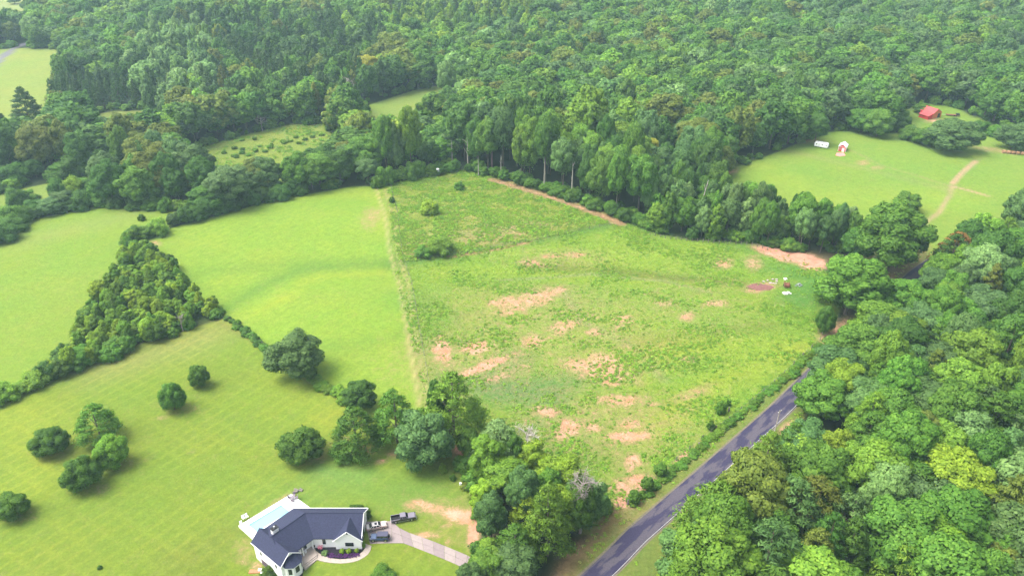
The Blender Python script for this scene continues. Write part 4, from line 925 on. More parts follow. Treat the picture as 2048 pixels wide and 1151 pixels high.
for bx, by, hh in ((1088, 380, 62), (1143, 396, 70), (957, 352, 40), (1002, 354, 44), (905, 332, 50), (1040, 368, 30)):
    dead_tree(bx, by, hh, 6, 'pale bare trunk at the forest edge, %s from the left' % ordinal([905, 957, 1002, 1040, 1088, 1143].index(bx)), M['pale_bark'], n_=2, twigs=0, name='bare_trunk')['group'] = 'bare trunks along the forest edge'
dead_tree(366, 662, 28, 14, 'little grey dead tree at the lower edge of the triangle wood', M['dead'], n_=6, twigs=40)

# ------------------------------------------------------------------ fences, poles and small things in the fields
def fence(pts, gap, h, label, wires=3, post=.09, m=None, closed_board=None):
    p = G(pts); d = np.r_[0, np.cumsum(np.hypot(*np.diff(p, axis=0).T))]; n_ = int(d[-1] / gap) + 1
    xs = np.interp(np.linspace(0, d[-1], n_), d, p[:, 0]); ys = np.interp(np.linspace(0, d[-1], n_), d, p[:, 1]); zs = height(xs, ys)
    root = empty('fence', (xs[0], ys[0], zs[0]), 0, label, 'fence'); me = None
    b = MB(); b.tube([(0, 0, -.4), (0, 0, h)], [post, post * .85], 6); me = b.mesh('post', m or M['wood'])
    for x, y, z in zip(xs, ys, zs):
        o = bpy.data.objects.new('post', me); COL.objects.link(o); o.parent = root; o.location = (x - xs[0], y - ys[0], z - zs[0]); o.rotation_euler = (rng.uniform(-.05, .05), rng.uniform(-.05, .05), 0)
    for k in range(wires):
        w_ = MB(); w_.tube([(x - xs[0], y - ys[0], z - zs[0] + h * (k + 1) / (wires + .4)) for x, y, z in zip(xs, ys, zs)], .014, 4); w_.build('wire', M['wood'], root)
    return root
fence([(1300, 470), (1340, 478), (1380, 482), (1440, 487), (1500, 490), (1535, 500)], 2.1, 1.5, 'close set row of grey posts in front of the young tree strip', post=.13)
fence([(835, 520), (930, 508), (1060, 482), (1150, 463), (1240, 446)], 5, 1.3, 'wire fence between the weedy paddock and the pasture')
fence([(782, 372), (796, 430), (803, 500), (822, 560), (836, 640), (850, 720), (862, 790)], 5, 1.3, 'wire fence along the right side of the field track')
fence([(1236, 1015), (1300, 965), (1400, 880), (1460, 838), (1560, 755), (1640, 680)], 6, 1.4, 'old wire fence on the pasture side of the road hedge', post=.12)
fence([(458, 640), (545, 704), (560, 715)], 5, 1.2, 'short wire fence from the triangle wood to the big round tree')
for i, (bx, by) in enumerate(((1397, 893), (1457, 822), (1255, 1008))):
    p = inv(bx, by); b = MB(); b.tube([(0, 0, -.3), (.08, 0, .7), (.05, .1, 1.5)], [.32, .26, .2], 7); o = b.build('tree_stump', M['wood']); o.location = tuple(p)
    tag(o, ('grey stump beside the road hedge under the small dark sapling', 'grey stump higher up the road hedge', 'dark stump at the pasture corner')[i], 'stump', 'stumps beside the road hedge')
def pole(bx, by, h, label, lean=.03, arm=True):
    p = inv(bx, by); root = empty('utility_pole', tuple(p), 0, label, 'utility pole')
    b = MB(); b.tube([(0, 0, -.5), (lean * h, 0, h)], [.17, .12], 8); b.build('mast', M['pale_bark'] if arm else M['wood'], root)
    c = MB(); c.box((lean * h * .95, 0, h * .93), (1.8, .12, .12), R(40)); c.build('cross_arm', M['wood'], root)
    for s_ in (-.75, 0, .75):
        q = MB(); q.tube([(lean * h * .95 + s_ * math.cos(R(40)), s_ * math.sin(R(40)), h * .93 + .06), (lean * h * .95 + s_ * math.cos(R(40)), s_ * math.sin(R(40)), h * .93 + .26)], .06, 6); q.build('insulator', M['white_trim'], root)
pole(1549, 862, 7.5, 'pale utility pole at the far edge of the road, slightly leaning', .04)
pole(1842, 506, 9.5, 'dark utility pole between the road and the right hand field', .02, False)
# hunting blind
p = inv(876, 350); root = empty('hunting_blind', tuple(p), R(20), 'white hunting blind on legs at the far corner of the weedy paddock', 'hunting blind'); root.scale = (.72, .72, .8)
b = MB(); b.box((0, 0, 3.1), (1.7, 1.7, 1.9)); b.build('cabin', M['white_trim'], root, bevel=.05)
b = MB(); b.add([(-1, -1, 4.05), (1, -1, 4.05), (1, 1, 4.05), (-1, 1, 4.05), (0, 0, 4.6)], [(0, 1, 4), (1, 2, 4), (2, 3, 4), (3, 0, 4), (3, 2, 1, 0)]); b.build('roof', M['white_trim'], root)
for sx, sy in ((-1, -1), (1, -1), (1, 1), (-1, 1)):
    b = MB(); b.tube([(sx * .95, sy * .95, -.2), (sx * .7, sy * .7, 2.2)], .07, 5); b.build('leg', M['wood'], root)
for a_ in (0, 1, 2):
    b = MB(); b.box(((0, -.853, 3.4), (.853, 0, 3.4), (-.853, 0, 3.4))[a_], ((.9, .02, .4), (.02, .9, .4), (.02, .9, .4))[a_]); b.build('window', M['black'], root)
# junk beside the burnt patch
p = inv(1573, 572); root = empty('rusty_trailer', tuple(p), R(75), 'rusty brown box trailer in the green pasture beside the burnt patch', 'trailer')
b = MB(); b.box((0, 0, .55), (3.6, 1.9, .12)); b.build('bed', M['brown_wood'], root)
for i, q in enumerate((((0, .95, .95), (3.6, .08, .8)), ((0, -.95, .95), (3.6, .08, .8)), ((-1.8, 0, .95), (.08, 1.9, .8)))):
    b = MB(); b.box(*q); b.build('side_board', M['brown_wood'], root)
for s_ in (-1, 1):
    b = MB(); b.tube([(0, s_ * .98, .35), (0, s_ * 1.2, .35)], .36, 14); b.build('wheel', M['rubber'], root)
b = MB(); b.tube([(1.8, 0, .5), (3.0, 0, .45)], .06, 6); b.build('drawbar', M['metal'], root)
def heap(bx, by, r_, h, m, name, label, cat, n_=9):
    p = inv(bx, by); b = MB()
    for i in range(n_):
        b.box((rng.uniform(-r_, r_), rng.uniform(-r_ * .6, r_ * .6), rng.uniform(.1, h)), (rng.uniform(.4, 1.2), rng.uniform(.3, .9), rng.uniform(.1, .35)), rng.uniform(0, 3))
    o = b.build(name, m, bevel=.03); o.location = tuple(p); return tag(o, label, cat)
heap(1574, 588, 1.2, .5, M['white_trim'], 'scrap_pile', 'low pile of white scrap below the rusty trailer', 'scrap pile')
heap(1599, 571, 1.6, .6, M['metal'], 'scrap_pile', 'low pile of grey and white scrap right of the rusty trailer', 'scrap pile')
heap(1571, 558, .6, .5, M['white_trim'], 'scrap_pile', 'little white scrap at the head of the rusty trailer', 'scrap pile', 4)
heap(1541, 563, 2.8, .25, M['concrete'], 'rubble_heap', 'flat grey rubble behind the burnt patch', 'rubble', 10)
heap(1457, 330, .8, .9, M['white_trim'], 'scrap_pile', 'white scrap at the left tip of the right hand field', 'scrap pile', 4)
b = MB(); bp_ = [inv(1520 + 26 * math.cos(t), 574 + 6.5 * math.sin(t)) for t in np.linspace(0, 6.28, 16)[:-1]]
b.slab([(q[0] + rng.uniform(-.5, .5), q[1] + rng.uniform(-.5, .5), q[2] + .06) for q in bp_], .3); tag(b.build('burnt_patch', mat('burnt_soil', (.17, .075, .065), .95, noise=(1.2, .5))), kind='structure')
p = inv(921, 968); b = MB(); b.box((0, 0, .25), (.55, .55, .6), .3); o = b.build('utility_box', M['white_trim'], bevel=.04); o.location = tuple(p); tag(o, 'small white utility box on the lawn edge by the thicket', 'utility box')
# propane like pink roof among the strip trees
p = inv(1628, 452); root = empty('small_hut', (p[0], p[1], p[2]), R(20), 'small pink roofed hut half hidden behind the young tree strip', 'hut')
b = MB(); b.box((0, 0, 1.6), (2.4, 2.4, 3.4)); b.build('wall', M['wood'], root)
b = MB(); b.prism([(-1.5, 0), (1.5, 0), (0, .9)], -1.5, 1.5); rf = b.build('roof', mat('pink_roof', (.60, .30, .28), .6), root); rf.rotation_euler = (R(90), 0, 0); rf.location = (0, 0, 3.3)
for i, (bx, by, ww, dd, rz_) in enumerate(((1868, 0, 0, 0, 0),)): pass

# ------------------------------------------------------------------ barn, shed, camper, trailer, bales
def gable(root, w, l_, he, hr, wall_m, roof_m, end_m=None, over=.35, x0=0.0, trim=None):
    """a gabled shell: width w along x centred on x0, length l_ along +y from the front, eaves he, ridge hr"""
    a_ = w / 2
    b = MB(); b.add([(x0 - a_, 0, -1), (x0 + a_, 0, -1), (x0 + a_, 0, he), (x0, 0, hr), (x0 - a_, 0, he), (x0 - a_, l_, -1), (x0 + a_, l_, -1), (x0 + a_, l_, he), (x0, l_, hr), (x0 - a_, l_, he)],
                    [(0, 1, 2, 3, 4), (9, 8, 7, 6, 5), (0, 5, 6, 1), (1, 6, 7, 2), (4, 9, 5, 0), (2, 7, 8, 3), (3, 8, 9, 4)]); b.build('wall', wall_m, root)
    s_ = (hr - he) / a_
    for sg in (-1, 1):
        e = a_ + over; b = MB(); b.slab([(x0, -over, hr + .12), (x0 + sg * e, -over, hr + .12 - s_ * e), (x0 + sg * e, l_ + over, hr + .12 - s_ * e), (x0, l_ + over, hr + .12)][::sg], .1); rf = b.build('roof', roof_m, root)
        k = MB()
        for t in np.arange(0, l_ + 2 * over, .9): k.add([(x0 + sg * .02, -over + t, hr + .125), (x0 + sg * e, -over + t, hr + .125 - s_ * e), (x0 + sg * e, -over + t + .06, hr + .165 - s_ * e), (x0 + sg * .02, -over + t + .06, hr + .165), (x0 + sg * e, -over + t + .12, hr + .125 - s_ * e), (x0 + sg * .02, -over + t + .12, hr + .125)], [(0, 1, 2, 3), (3, 2, 4, 5)])
        tag(k.build('roof_rib', roof_m, rf), kind='stuff')
p = inv(1872, 236); root = empty('red_barn', tuple(p), R(28), 'red barn with orange front, dark doorway and red metal roof in the far clearing', 'barn'); root.scale = (.88, .88, .88)
gable(root, 8.4, 9.5, 3.6, 6.0, M['red_paint'], M['red_metal'])
for i in range(12):
    b = MB(); x_ = -4.15 + i * .755; top = 3.6 + (1 - abs(x_) / 4.2) * 2.3
    if .8 < x_ < 3.6: b.box((x_, -.06, (top + 2.9) / 2), (.70, .08, top - 2.9))
    else: b.box((x_, -.06, top / 2 - .2), (.70, .08, top + .4))
    b.build('board', M['orange_paint'], root)
b = MB(); b.box((2.2, -.02, 1.2), (2.7, .06, 3.2)); b.build('doorway', M['black'], root)  # black panel paints the shade inside the open doorway
b = MB(); b.box((2.2, -.11, 2.95), (3.0, .06, .18)); b.build('lintel', M['wood'], root)
b = MB(); b.add([(-4.2, .2, -1), (-8.6, .2, -1), (-8.6, .2, 2.4), (-4.2, .2, 3.5), (-4.2, 7, -1), (-8.6, 7, -1), (-8.6, 7, 2.4), (-4.2, 7, 3.5)], [(0, 3, 2, 1), (4, 5, 6, 7), (1, 2, 6, 5), (3, 7, 6, 2), (0, 1, 5, 4)]); b.build('lean_to_wall', M['red_paint'], root)
b = MB(); b.slab([(-4.1, -.3, 3.75), (-4.1, 7.3, 3.75), (-9.1, 7.3, 2.5), (-9.1, -.3, 2.5)], .1); b.build('lean_to_roof', M['red_metal'], root)
p = inv(1905, 232); root = empty('flatbed_trailer', tuple(p), R(-12), 'dark flatbed trailer parked right of the red barn', 'trailer')
b = MB(); b.box((0, 0, .75), (7.5, 2.2, .18)); b.build('deck', M['brown_wood'], root); b = MB(); b.tube([(-3.7, 0, .6), (-6.2, 0, .6)], .1, 6); b.build('drawbar', M['metal'], root)
for sx in (.6, 1.6):
    for s_ in (-1, 1): b = MB(); b.tube([(sx, s_ * .95, .4), (sx, s_ * 1.2, .4)], .4, 14); b.build('wheel', M['rubber'], root)
b = MB(); b.box((2.6, 0, 1.3), (1.8, 1.8, .9)); b.build('load', M['black'], root, bevel=.15)
p = inv(1683, 303); root = empty('red_shed', tuple(p), R(-30), 'small red shed with white trim and pale metal roof on the right hand field', 'shed')
gable(root, 3.6, 5.6, 2.5, 3.7, M['red_paint'], mat('pale_roof', (.62, .64, .68), .4, spec=.5), over=.25)
for q in (((-1.78, -.03, .9), (.16, .06, 3.2)), ((1.78, -.03, .9), (.16, .06, 3.2)), ((1.83, 5.55, .9), (.06, .16, 3.2)), ((1.83, 2.8, 2.42), (.06, 5.5, .16)), ((0, -.03, 2.4), (3.5, .06, .16))):
    b = MB(); b.box(*q); b.build('trim', M['white_trim'], root)
d_ = MB(); d_.box((.55, -.04, .85), (1.3, .05, 2.0)); d_ = d_.build('door', M['white_trim'], root)
d_ = MB(); d_.box((1.84, 2.6, .95), (.05, 1.2, 2.0)); d_.build('door', M['white_trim'], root)
for y_ in (1.0, 4.3):
    b = MB(); b.box((1.84, y_, 1.3), (.06, .7, .8)); wf = b.build('window', M['white_trim'], root); b = MB(); b.box((1.885, y_, 1.3), (.02, .5, .6)); b.build('pane', M['glass'], wf)
b = MB(); b.box((-.9, -.05, 1.4), (.8, .05, .8)); wf = b.build('window', M['white_trim'], root); b = MB(); b.box((-.9, -.09, 1.4), (.6, .02, .6)); b.build('pane', M['glass'], wf)
b = MB(); pt = [inv(*q) for q in ((1673, 306), (1687, 305.5), (1691, 311), (1680, 313), (1671, 311))]; b.slab([(q[0], q[1], q[2] + .12) for q in pt], .4); tag(b.build('patio', mat('pink_pavers', (.62, .22, .20), .85, noise=(2, .2))), kind='structure')
p = inv(1642, 295); root = empty('camper_trailer', tuple(p), R(-33), 'white camper trailer with dark windows parked left of the red shed', 'camper')
b = MB(); side = [(-3.4, .55), (3.2, .55), (3.5, 1.2), (3.35, 2.5), (2.9, 2.95), (-3.0, 2.95), (-3.45, 2.4)]; n_ = len(side)
b.add([(x_, -1.2, z_) for x_, z_ in side] + [(x_, 1.2, z_) for x_, z_ in side], [tuple(range(n_)), tuple(range(2 * n_ - 1, n_ - 1, -1))] + [(i, n_ + i, n_ + (i + 1) % n_, (i + 1) % n_) for i in range(n_)]); b.build('body', M['white_trim'], root, bevel=.18)
for x_, z_, w_, h_ in ((-2.3, 1.9, .55, .45), (.6, 1.9, .5, .4), (2.6, 1.9, .35, .35)):
    b = MB(); b.box((x_, -1.21, z_), (w_, .04, h_)); b.build('window', M['glass'], root)
b = MB(); b.box((-1.0, -1.21, 1.55), (.75, .03, 1.8)); dr = b.build('door', mat('camper_door', (.7, .7, .7), .5), root); b = MB(); b.box((-.75, -1.24, 1.5), (.05, .04, .2)); b.build('handle', M['metal'], dr)
for x_ in (-1.9, .8):
    b = MB(); b.box((x_, 0, 3.05), (.7, .6, .22)); b.build('roof_vent', M['metal'], root, bevel=.04)
for s_ in (-1, 1):
    b = MB(); b.tube([(.2, s_ * .95, .36), (.2, s_ * 1.19, .36)], .36, 14); b.build('wheel', M['rubber'], root)
b = MB(); b.tube([(3.4, .6, .5), (4.6, 0, .5)], .05, 6); b.tube([(3.4, -.6, .5), (4.6, 0, .5)], .05, 6); b.build('hitch', M['metal'], root)
for i in range(6):
    p = inv(2007 + i * 9.2, 306 + i * .9); b = MB(); b.tube([(-.75, 0, 0), (.75, 0, 0)], .85, 18); o = b.build('hay_bale', M['hay'], bevel=.06); o.location = (p[0], p[1], p[2] + .82); o.rotation_euler = (0, 0, R(-8) + rng.uniform(-.1, .1))
    tag(o, 'round hay bale on the grass below the dark thicket, %s from the left' % ordinal(i), 'hay bale', 'round hay bales in a row')

# ------------------------------------------------------------------ the house
HX, HY = -46.0, 128.0
def z5(a, b, z): return inv(460 + a / 6.36, 970 + b / 6.36, z)
house = empty('house', (HX, HY, 0), 0, 'white house with a dark angled roof and a front gable beside the pool', 'house')
def hb(mb, name, m, parent=None, **k):
    par = parent or house; off = Vector((HX, HY, 0)) if parent is None or parent.parent is not None else Vector((HX, HY, 0))
    mb.v = [(x - HX, y - HY, z) for x, y, z in mb.v]; return mb.build(name, m, par, **k)
A2 = np.array
RZ, EZ = 6.5, 3.2
u_b = A2([-.64, -.768]); n_b = A2([.768, -.64])          # run of the middle wing and its front side
Mp = A2([-48.5, 131.0]); E1 = A2([-34.85, 131.0])
Bend = Mp + u_b * 9.3
fm = A2([-45.9, 126.3]); bm = Mp + A2([-4.35, 4.75])
def P3(p, z): return (float(p[0]), float(p[1]), z)
fB = fm + u_b * 8.6; bB = bm + u_b * 9.6
b = MB(); b.slab([P3(E1, RZ), P3(Mp, RZ), P3(fm, EZ), (-34.85, 126.3, EZ)], .22)
b.slab([P3(E1, RZ), (-34.85, 135.75, EZ), P3(bm, EZ), P3(Mp, RZ)], .22)
b.slab([P3(Mp, RZ), P3(Bend, RZ), P3(fB, EZ), P3(fm, EZ)], .22)
b.slab([P3(Mp, RZ), P3(bm, EZ), P3(bB, EZ), P3(Bend, RZ)], .22)
hb(b, 'roof', M['asphalt'])
# ridge caps
b = MB(); b.tube([P3(E1, RZ + .02), P3(Mp, RZ + .02), P3(Bend, RZ + .02)], .13, 6); hb(b, 'ridge_cap', M['asphalt'])
# front cross gable
gx0, gy0 = -37.95, 125.75
b = MB(); b.slab([(gx0, gy0, 6.05), (gx0, 130.6, 6.05), (-41.4, 126.9, 2.98), (-41.4, gy0, 2.98)], .2); b.slab([(gx0, gy0, 6.05), (-34.5, gy0, 2.98), (-34.5, 126.9, 2.98), (gx0, 130.6, 6.05)], .2); hb(b, 'roof', M['asphalt'])
b = MB(); b.add([(-41.0, 126.1, -1.5), (-34.95, 126.1, -1.5), (-34.95, 126.1, 3.15), (gx0, 126.1, 5.85), (-41.0, 126.1, 3.15), (-41.0, 127.6, -1.5), (-34.95, 127.6, -1.5), (-34.95, 127.6, 3.15), (gx0, 127.6, 5.85), (-41.0, 127.6, 3.15)],
    [(0, 1, 2, 3, 4), (0, 5, 6, 1), (9, 8, 7, 6, 5), (1, 6, 7, 2), (4, 9, 5, 0), (2, 7, 8, 3), (3, 8, 9, 4)]); hb(b, 'wall', M['white'])
# walls of the long wing and of the middle wing
b = MB(); b.prism([(-47.5, 126.75), (-35.25, 126.75), (-35.25, 135.3), (-51.5, 135.3)], -1.5, 3.05); b.add([(-35.25, 126.75, 3.05), (-35.25, 135.3, 3.05), (-35.25, 131.0, 6.2), (-35.6, 126.75, 3.05), (-35.6, 135.3, 3.05), (-35.6, 131.0, 6.2)], [(0, 1, 2), (5, 4, 3), (0, 2, 5, 3), (2, 1, 4, 5)]); hb(b, 'wall', M['white'])
fw0 = fm - n_b * .55; fw1 = fB - n_b * .55; bw0 = bm + n_b * .5; bw1 = bB + n_b * .5 - u_b * .5
b = MB(); b.prism([tuple(fw0 - n_b * .6), tuple(fw1 - n_b * .6), tuple(bw1), tuple(bw0)], -3.2, 3.04); ge = Bend - u_b * .25
b.add([P3(ge + n_b * 4.6, 3.04), P3(ge - n_b * 4.9, 3.04), P3(ge, 6.25), P3(ge - u_b * .4 + n_b * 4.6, 3.04), P3(ge - u_b * .4 - n_b * 4.9, 3.04), P3(ge - u_b * .4, 6.25)], [(0, 1, 2), (5, 4, 3), (0, 2, 5, 3), (2, 1, 4, 5), (0, 3, 4, 1)]); hb(b, 'wall', M['white'])
# left wing
c0 = z5(370, 540, 5.8)[:2]; c1 = z5(750, 850, 5.8)[:2]; ax = (c1 - c0) / np.hypot(*(c1 - c0)); rt = A2([-ax[1], ax[0]])
hw = 2.75; ZR, ZE = 5.8, 3.35
b = MB(); b.slab([P3(c0, ZR), P3(c0 - rt * hw, ZE), P3(c1 - rt * hw, ZE), P3(c1, ZR)], .2); b.slab([P3(c0, ZR), P3(c1, ZR), P3(c1 + rt * hw, ZE), P3(c0 + rt * hw, ZE)], .2); hb(b, 'roof', M['asphalt'])
b = MB(); b.tube([P3(c0, ZR + .02), P3(c1, ZR + .02)], .1, 6); hb(b, 'ridge_cap', M['asphalt'])
w0 = c0 + ax * .4; w1 = c1 - ax * .45; q = hw - .35
b = MB(); cs = [w0 - rt * q, w1 - rt * q, w1 + rt * q, w0 + rt * q]; b.prism([tuple(k) for k in cs], -4.2, 3.42)
for e in (w0, w1):
    s_ = ax * .3 * (1 if e is w0 else -1)
    b.add([P3(e - rt * q, 3.42), P3(e + rt * q, 3.42), P3(e, 5.56), P3(e + s_ - rt * q, 3.42), P3(e + s_ + rt * q, 3.42), P3(e + s_, 5.56)], [(0, 1, 2), (5, 4, 3), (0, 2, 5, 3), (2, 1, 4, 5)])
hb(b, 'wall', M['white'])
# white rakes and gutters
for pa, pb in ((P3(c0 - rt * hw, ZE - .05), P3(c1 - rt * hw, ZE - .05)), (P3(c1 - rt * hw, ZE - .12), P3(c1, ZR - .12)), (P3(c1, ZR - .12), P3(c1 + rt * hw, ZE - .12)), ((-34.8, 135.75, EZ - .1), P3(A2([-34.8, 131.0]), RZ - .1)), (P3(A2([-34.8, 131.0]), RZ - .1), (-34.8, 126.3, EZ - .1)), ((-34.85, 135.82, EZ - .08), (bm[0] + .5, 135.82, EZ - .08)), ((-41.4, gy0 - .04, 2.86), (gx0, gy0 - .04, 5.93)), ((gx0, gy0 - .04, 5.93), (-34.5, gy0 - .04, 2.86))):
    b = MB(); b.tube([pa, pb], .11, 4); hb(b, 'fascia', M['white_trim'])
def wall_frame(name, c, along, w, h, z, out, m=None, panes=2, th=.05, parts=True, frame_m=None):
    """a window on a wall: frame, panes and mullion. c is on the wall face, along/out unit vectors in plan"""
    along = A2(along, float) if False else np.array(along, float); out = np.array(out, float); c = np.array(c, float)
    def bx(off, ww, hh, z_, d0, d1):
        m_ = MB(); P_ = []
        for d in (d0, d1):
            for sx, sz in ((-1, -1), (1, -1), (1, 1), (-1, 1)):
                q_ = c + along * (off + sx * ww / 2) + out * d; P_.append((q_[0], q_[1], z_ + sz * hh / 2))
        return m_.add(P_, [(3, 2, 1, 0), (4, 5, 6, 7), (0, 1, 5, 4), (1, 2, 6, 5), (2, 3, 7, 6), (3, 0, 4, 7)])
    f_ = hb(bx(0, w, h, z, -.02, th), name, frame_m or M['black'])
    pw = (w - .12 - .06 * (panes - 1)) / panes
    for i in range(panes):
        hb(bx(-w / 2 + .06 + pw / 2 + i * (pw + .06), pw, h - .14, z, th - .01, th + .012), 'pane', m or M['glass'], f_)
    return f_
wall_frame('window', (-37.75, 126.1), (1, 0), 1.95, 1.15, 1.55, (0, -1), panes=2)
wall_frame('window', (-43.75, 126.75), (1, 0), .75, 1.5, 1.7, (0, -1), panes=1)
b = MB(); b.tube([(gx0, 126.05, 5.1), (gx0, 126.13, 5.1)], .27, 12); hb(b, 'gable_vent', M['black'])
wall_frame('window', (-35.25, 130.2), (0, 1), 1.4, 1.9, 1.25, (1, 0), panes=1)
# side walls of the left wing: basement door, narrow windows
lw = lambda t: w0 + ax * t - rt * q
wall_frame('window', lw(2.6), ax, .5, 1.0, 1.6, -rt, panes=1)
wall_frame('window', lw(8.3), ax, .5, 1.0, 1.6, -rt, panes=1)
wall_frame('garage_door', lw(3.6), ax, 2.8, 2.3, -1.55, -rt, panes=2, m=mat('garage_panel', (.10, .07, .11), .5))
# recessed porch: door, windows, posts, slab, steps
pf = lambda t, d=0.0: fw0 - n_b * .6 + u_b * t + n_b * d
wall_frame('door', pf(4.3), u_b, 1.1, 2.3, 1.2, n_b, panes=1, m=M['brown_wood'])
wall_frame('window', pf(2.2), u_b, 1.6, 1.9, 1.5, n_b, panes=2, frame_m=M['white_trim'])
wall_frame('window', pf(6.3), u_b, 1.6, 1.9, 1.5, n_b, panes=2, frame_m=M['white_trim'])
for t in (.4, 3.1, 5.6, 8.0):
    b = MB(); cc = pf(t, .95); b.box((cc[0], cc[1], 1.5), (.24, .24, 3.1), R(50)); hb(b, 'porch_post', M['white_trim'])
b = MB(); ps = [pf(-.4, 0), pf(8.6, 0), pf(8.6, 3.1), pf(1.0, 3.1)]; b.prism([tuple(k) for k in ps], -3.0, .10); hb(b, 'porch_floor', M['pale_concrete'])
for k in range(2):
    b = MB(); ps = [pf(1.2, 3.12 + .4 * k), pf(5.0, 3.12 + .4 * k), pf(5.0, 3.5 + .4 * k), pf(1.2, 3.5 + .4 * k)]; b.prism([tuple(j) for j in ps], -3.0, -.05 - .16 * k); hb(b, 'step', M['pale_concrete'])
# bay with hipped roof on the front of the left wing
bc = w1 + rt * .35; bay = [bc + rt * 2.1, bc + rt * 2.1 + ax * .9, bc + rt * 1.0 + ax * 2.1, bc - rt * 1.0 + ax * 2.1, bc - rt * 2.1 + ax * .9, bc - rt * 2.1]
b = MB(); b.prism([tuple(k) for k in bay], -4.5, 2.75); hb(b, 'bay_wall', M['white'])
b = MB(); tp = P3(bc + ax * .2, 4.5); ex = [bc + (k - bc) * 1.13 for k in bay]
b.v = [P3(k, 2.72) for k in ex] + [P3(bc - ax * .1 + rt * .9, 4.35), P3(bc - ax * .1 - rt * .9, 4.35)]
b.f = [(0, 1, 6), (1, 2, 6), (2, 3, 7, 6), (3, 4, 7), (4, 5, 7), (5, 4, 3, 2, 1, 0)]; hb(b, 'bay_roof', M['asphalt'])
for i in (0, 1, 2, 3, 4):
    a_, c_ = bay[i], bay[i + 1]; d_ = (c_ - a_); L_ = np.hypot(*d_); d_ = d_ / L_; o_ = A2([d_[1], -d_[0]]); mid_ = (a_ + c_) / 2
    if (mid_ - bc) @ o_ < 0: o_ = -o_
    if L_ > 1.2: wall_frame('window', mid_, d_, min(1.0, L_ * .5), 1.7, 1.3, o_, panes=1)
# chimney
ch = z5(566, 556, 7.0)[:2]
b = MB(); b.box((ch[0], ch[1], 6.3), (1.5, 1.0, 2.2), R(50)); k = hb(b, 'chimney', M['white'], bevel=.03)
b = MB(); b.box((ch[0], ch[1], 7.43), (1.7, 1.2, .1), R(50)); hb(b, 'chimney_cap', M['black'], k)
b = MB(); b.tube([(ch[0], ch[1], 7.45), (ch[0], ch[1], 7.9)], .22, 10); hb(b, 'flue', M['metal'], k)
v_ = Bend + A2([.9, 2.0])
b = MB(); b.tube([(v_[0], v_[1], 5), (v_[0], v_[1], 5.9)], .07, 8); hb(b, 'vent_pipe', M['white_trim'])

# pool and deck
DZ = .35
N_, W_, E_ = z5(780, 105, DZ)[:2], z5(105, 510, DZ)[:2], z5(1045, 300, DZ)[:2]; el = (W_ - N_); es = (E_ - N_)
def dk(a_, c_): return N_ + el * a_ + es * c_
pn, pw_ = z5(650, 245, DZ)[:2], z5(232, 500, DZ)[:2]
Mi = np.linalg.inv(np.array([el, es]).T); pa = Mi @ (pn - N_); pb = Mi @ (pw_ - N_); pc = (pa[1] + pb[1]) / 2; pd = pc + .42
deck = empty('pool_deck', (N_[0], N_[1], 0), R(0), 'white concrete pool terrace behind the house', 'terrace')
def db(mb, name, m, parent, **k): mb.v = [(x - N_[0], y - N_[1], z) for x, y, z in mb.v]; return mb.build(name, m, parent, **k)
cells = []
aa = [0, pa[0], pa[0] + (pb[0] - pa[0]) / 4, pa[0] + (pb[0] - pa[0]) / 2, pa[0] + (pb[0] - pa[0]) * .75, pb[0], 1.0]
for i in range(6):
    for c_0, c_1 in ((0, pc), (pc, pd), (pd, 1.02)):
        if 0 < i < 5 and c_0 == pc: continue
        g_ = .0016; b = MB(); b.prism([tuple(dk(aa[i] + g_, c_0 + g_)), tuple(dk(aa[i + 1] - g_, c_0 + g_)), tuple(dk(aa[i + 1] - g_, c_1 - g_)), tuple(dk(aa[i] + g_, c_1 - g_))], -2.6, DZ); db(b, 'concrete_slab', M['deck'], deck)
pool = empty('swimming_pool', (N_[0], N_[1], 0), 0, 'long narrow swimming pool with pale blue water beside the house', 'pool')
ring = [dk(pa[0], pc), dk(pb[0], pc), dk(pb[0], pd), dk(pa[0], pd)]
b = MB(); b.prism([tuple(k) for k in ring], -2.4, -1.1 + .0); 
for i in range(4):
    a_, c_ = ring[i], ring[(i + 1) % 4]; d_ = (c_ - a_) / np.hypot(*(c_ - a_)); ctr = sum(ring) / 4; o_ = A2([-d_[1], d_[0]])
    if (ctr - a_) @ o_ < 0: o_ = -o_
    b.prism([tuple(a_), tuple(c_), tuple(c_ + o_ * .12), tuple(a_ + o_ * .12)], -1.12, DZ - .02)
db(b, 'shell', M['pool'], pool)
ctr = sum(ring) / 4; b = MB(); b.prism([tuple(ctr + (k - ctr) * .985) for k in ring], -1.08, DZ - .16); db(b, 'water', M['water'], pool)
b = MB(); lq = dk(pb[0] - .04, pc + .03)
for s_ in (-.25, .25):
    b.tube([(lq[0] + s_, lq[1] + s_, DZ - .6), (lq[0] + s_, lq[1] + s_, DZ + .8), (lq[0] + s_ - .5, lq[1] + s_ + .45, DZ + .8), (lq[0] + s_ - .5, lq[1] + s_ + .45, DZ)], .04, 6)
db(b, 'ladder', M['metal'], pool)
def chair_(at_, rz, m, label, name='lounge_chair'):
    root = empty(name, (at_[0], at_[1], DZ), rz, label, 'chair', 'chairs on the pool terrace'); b = MB(); b.box((0, 0, .38), (.65, .65, .08)); b.build('seat', m, root); b = MB(); b.box((-.3, 0, .75), (.08, .65, .7)); b.build('backrest', m, root)
    for sx, sy in ((-1, -1), (1, -1), (1, 1), (-1, 1)): b = MB(); b.box((sx * .27, sy * .27, .17), (.06, .06, .34)); b.build('leg', m, root)
gm_ = mat('grey_wicker', (.20, .17, .20), .8)
c_ = z5(803, 170, DZ)[:2]
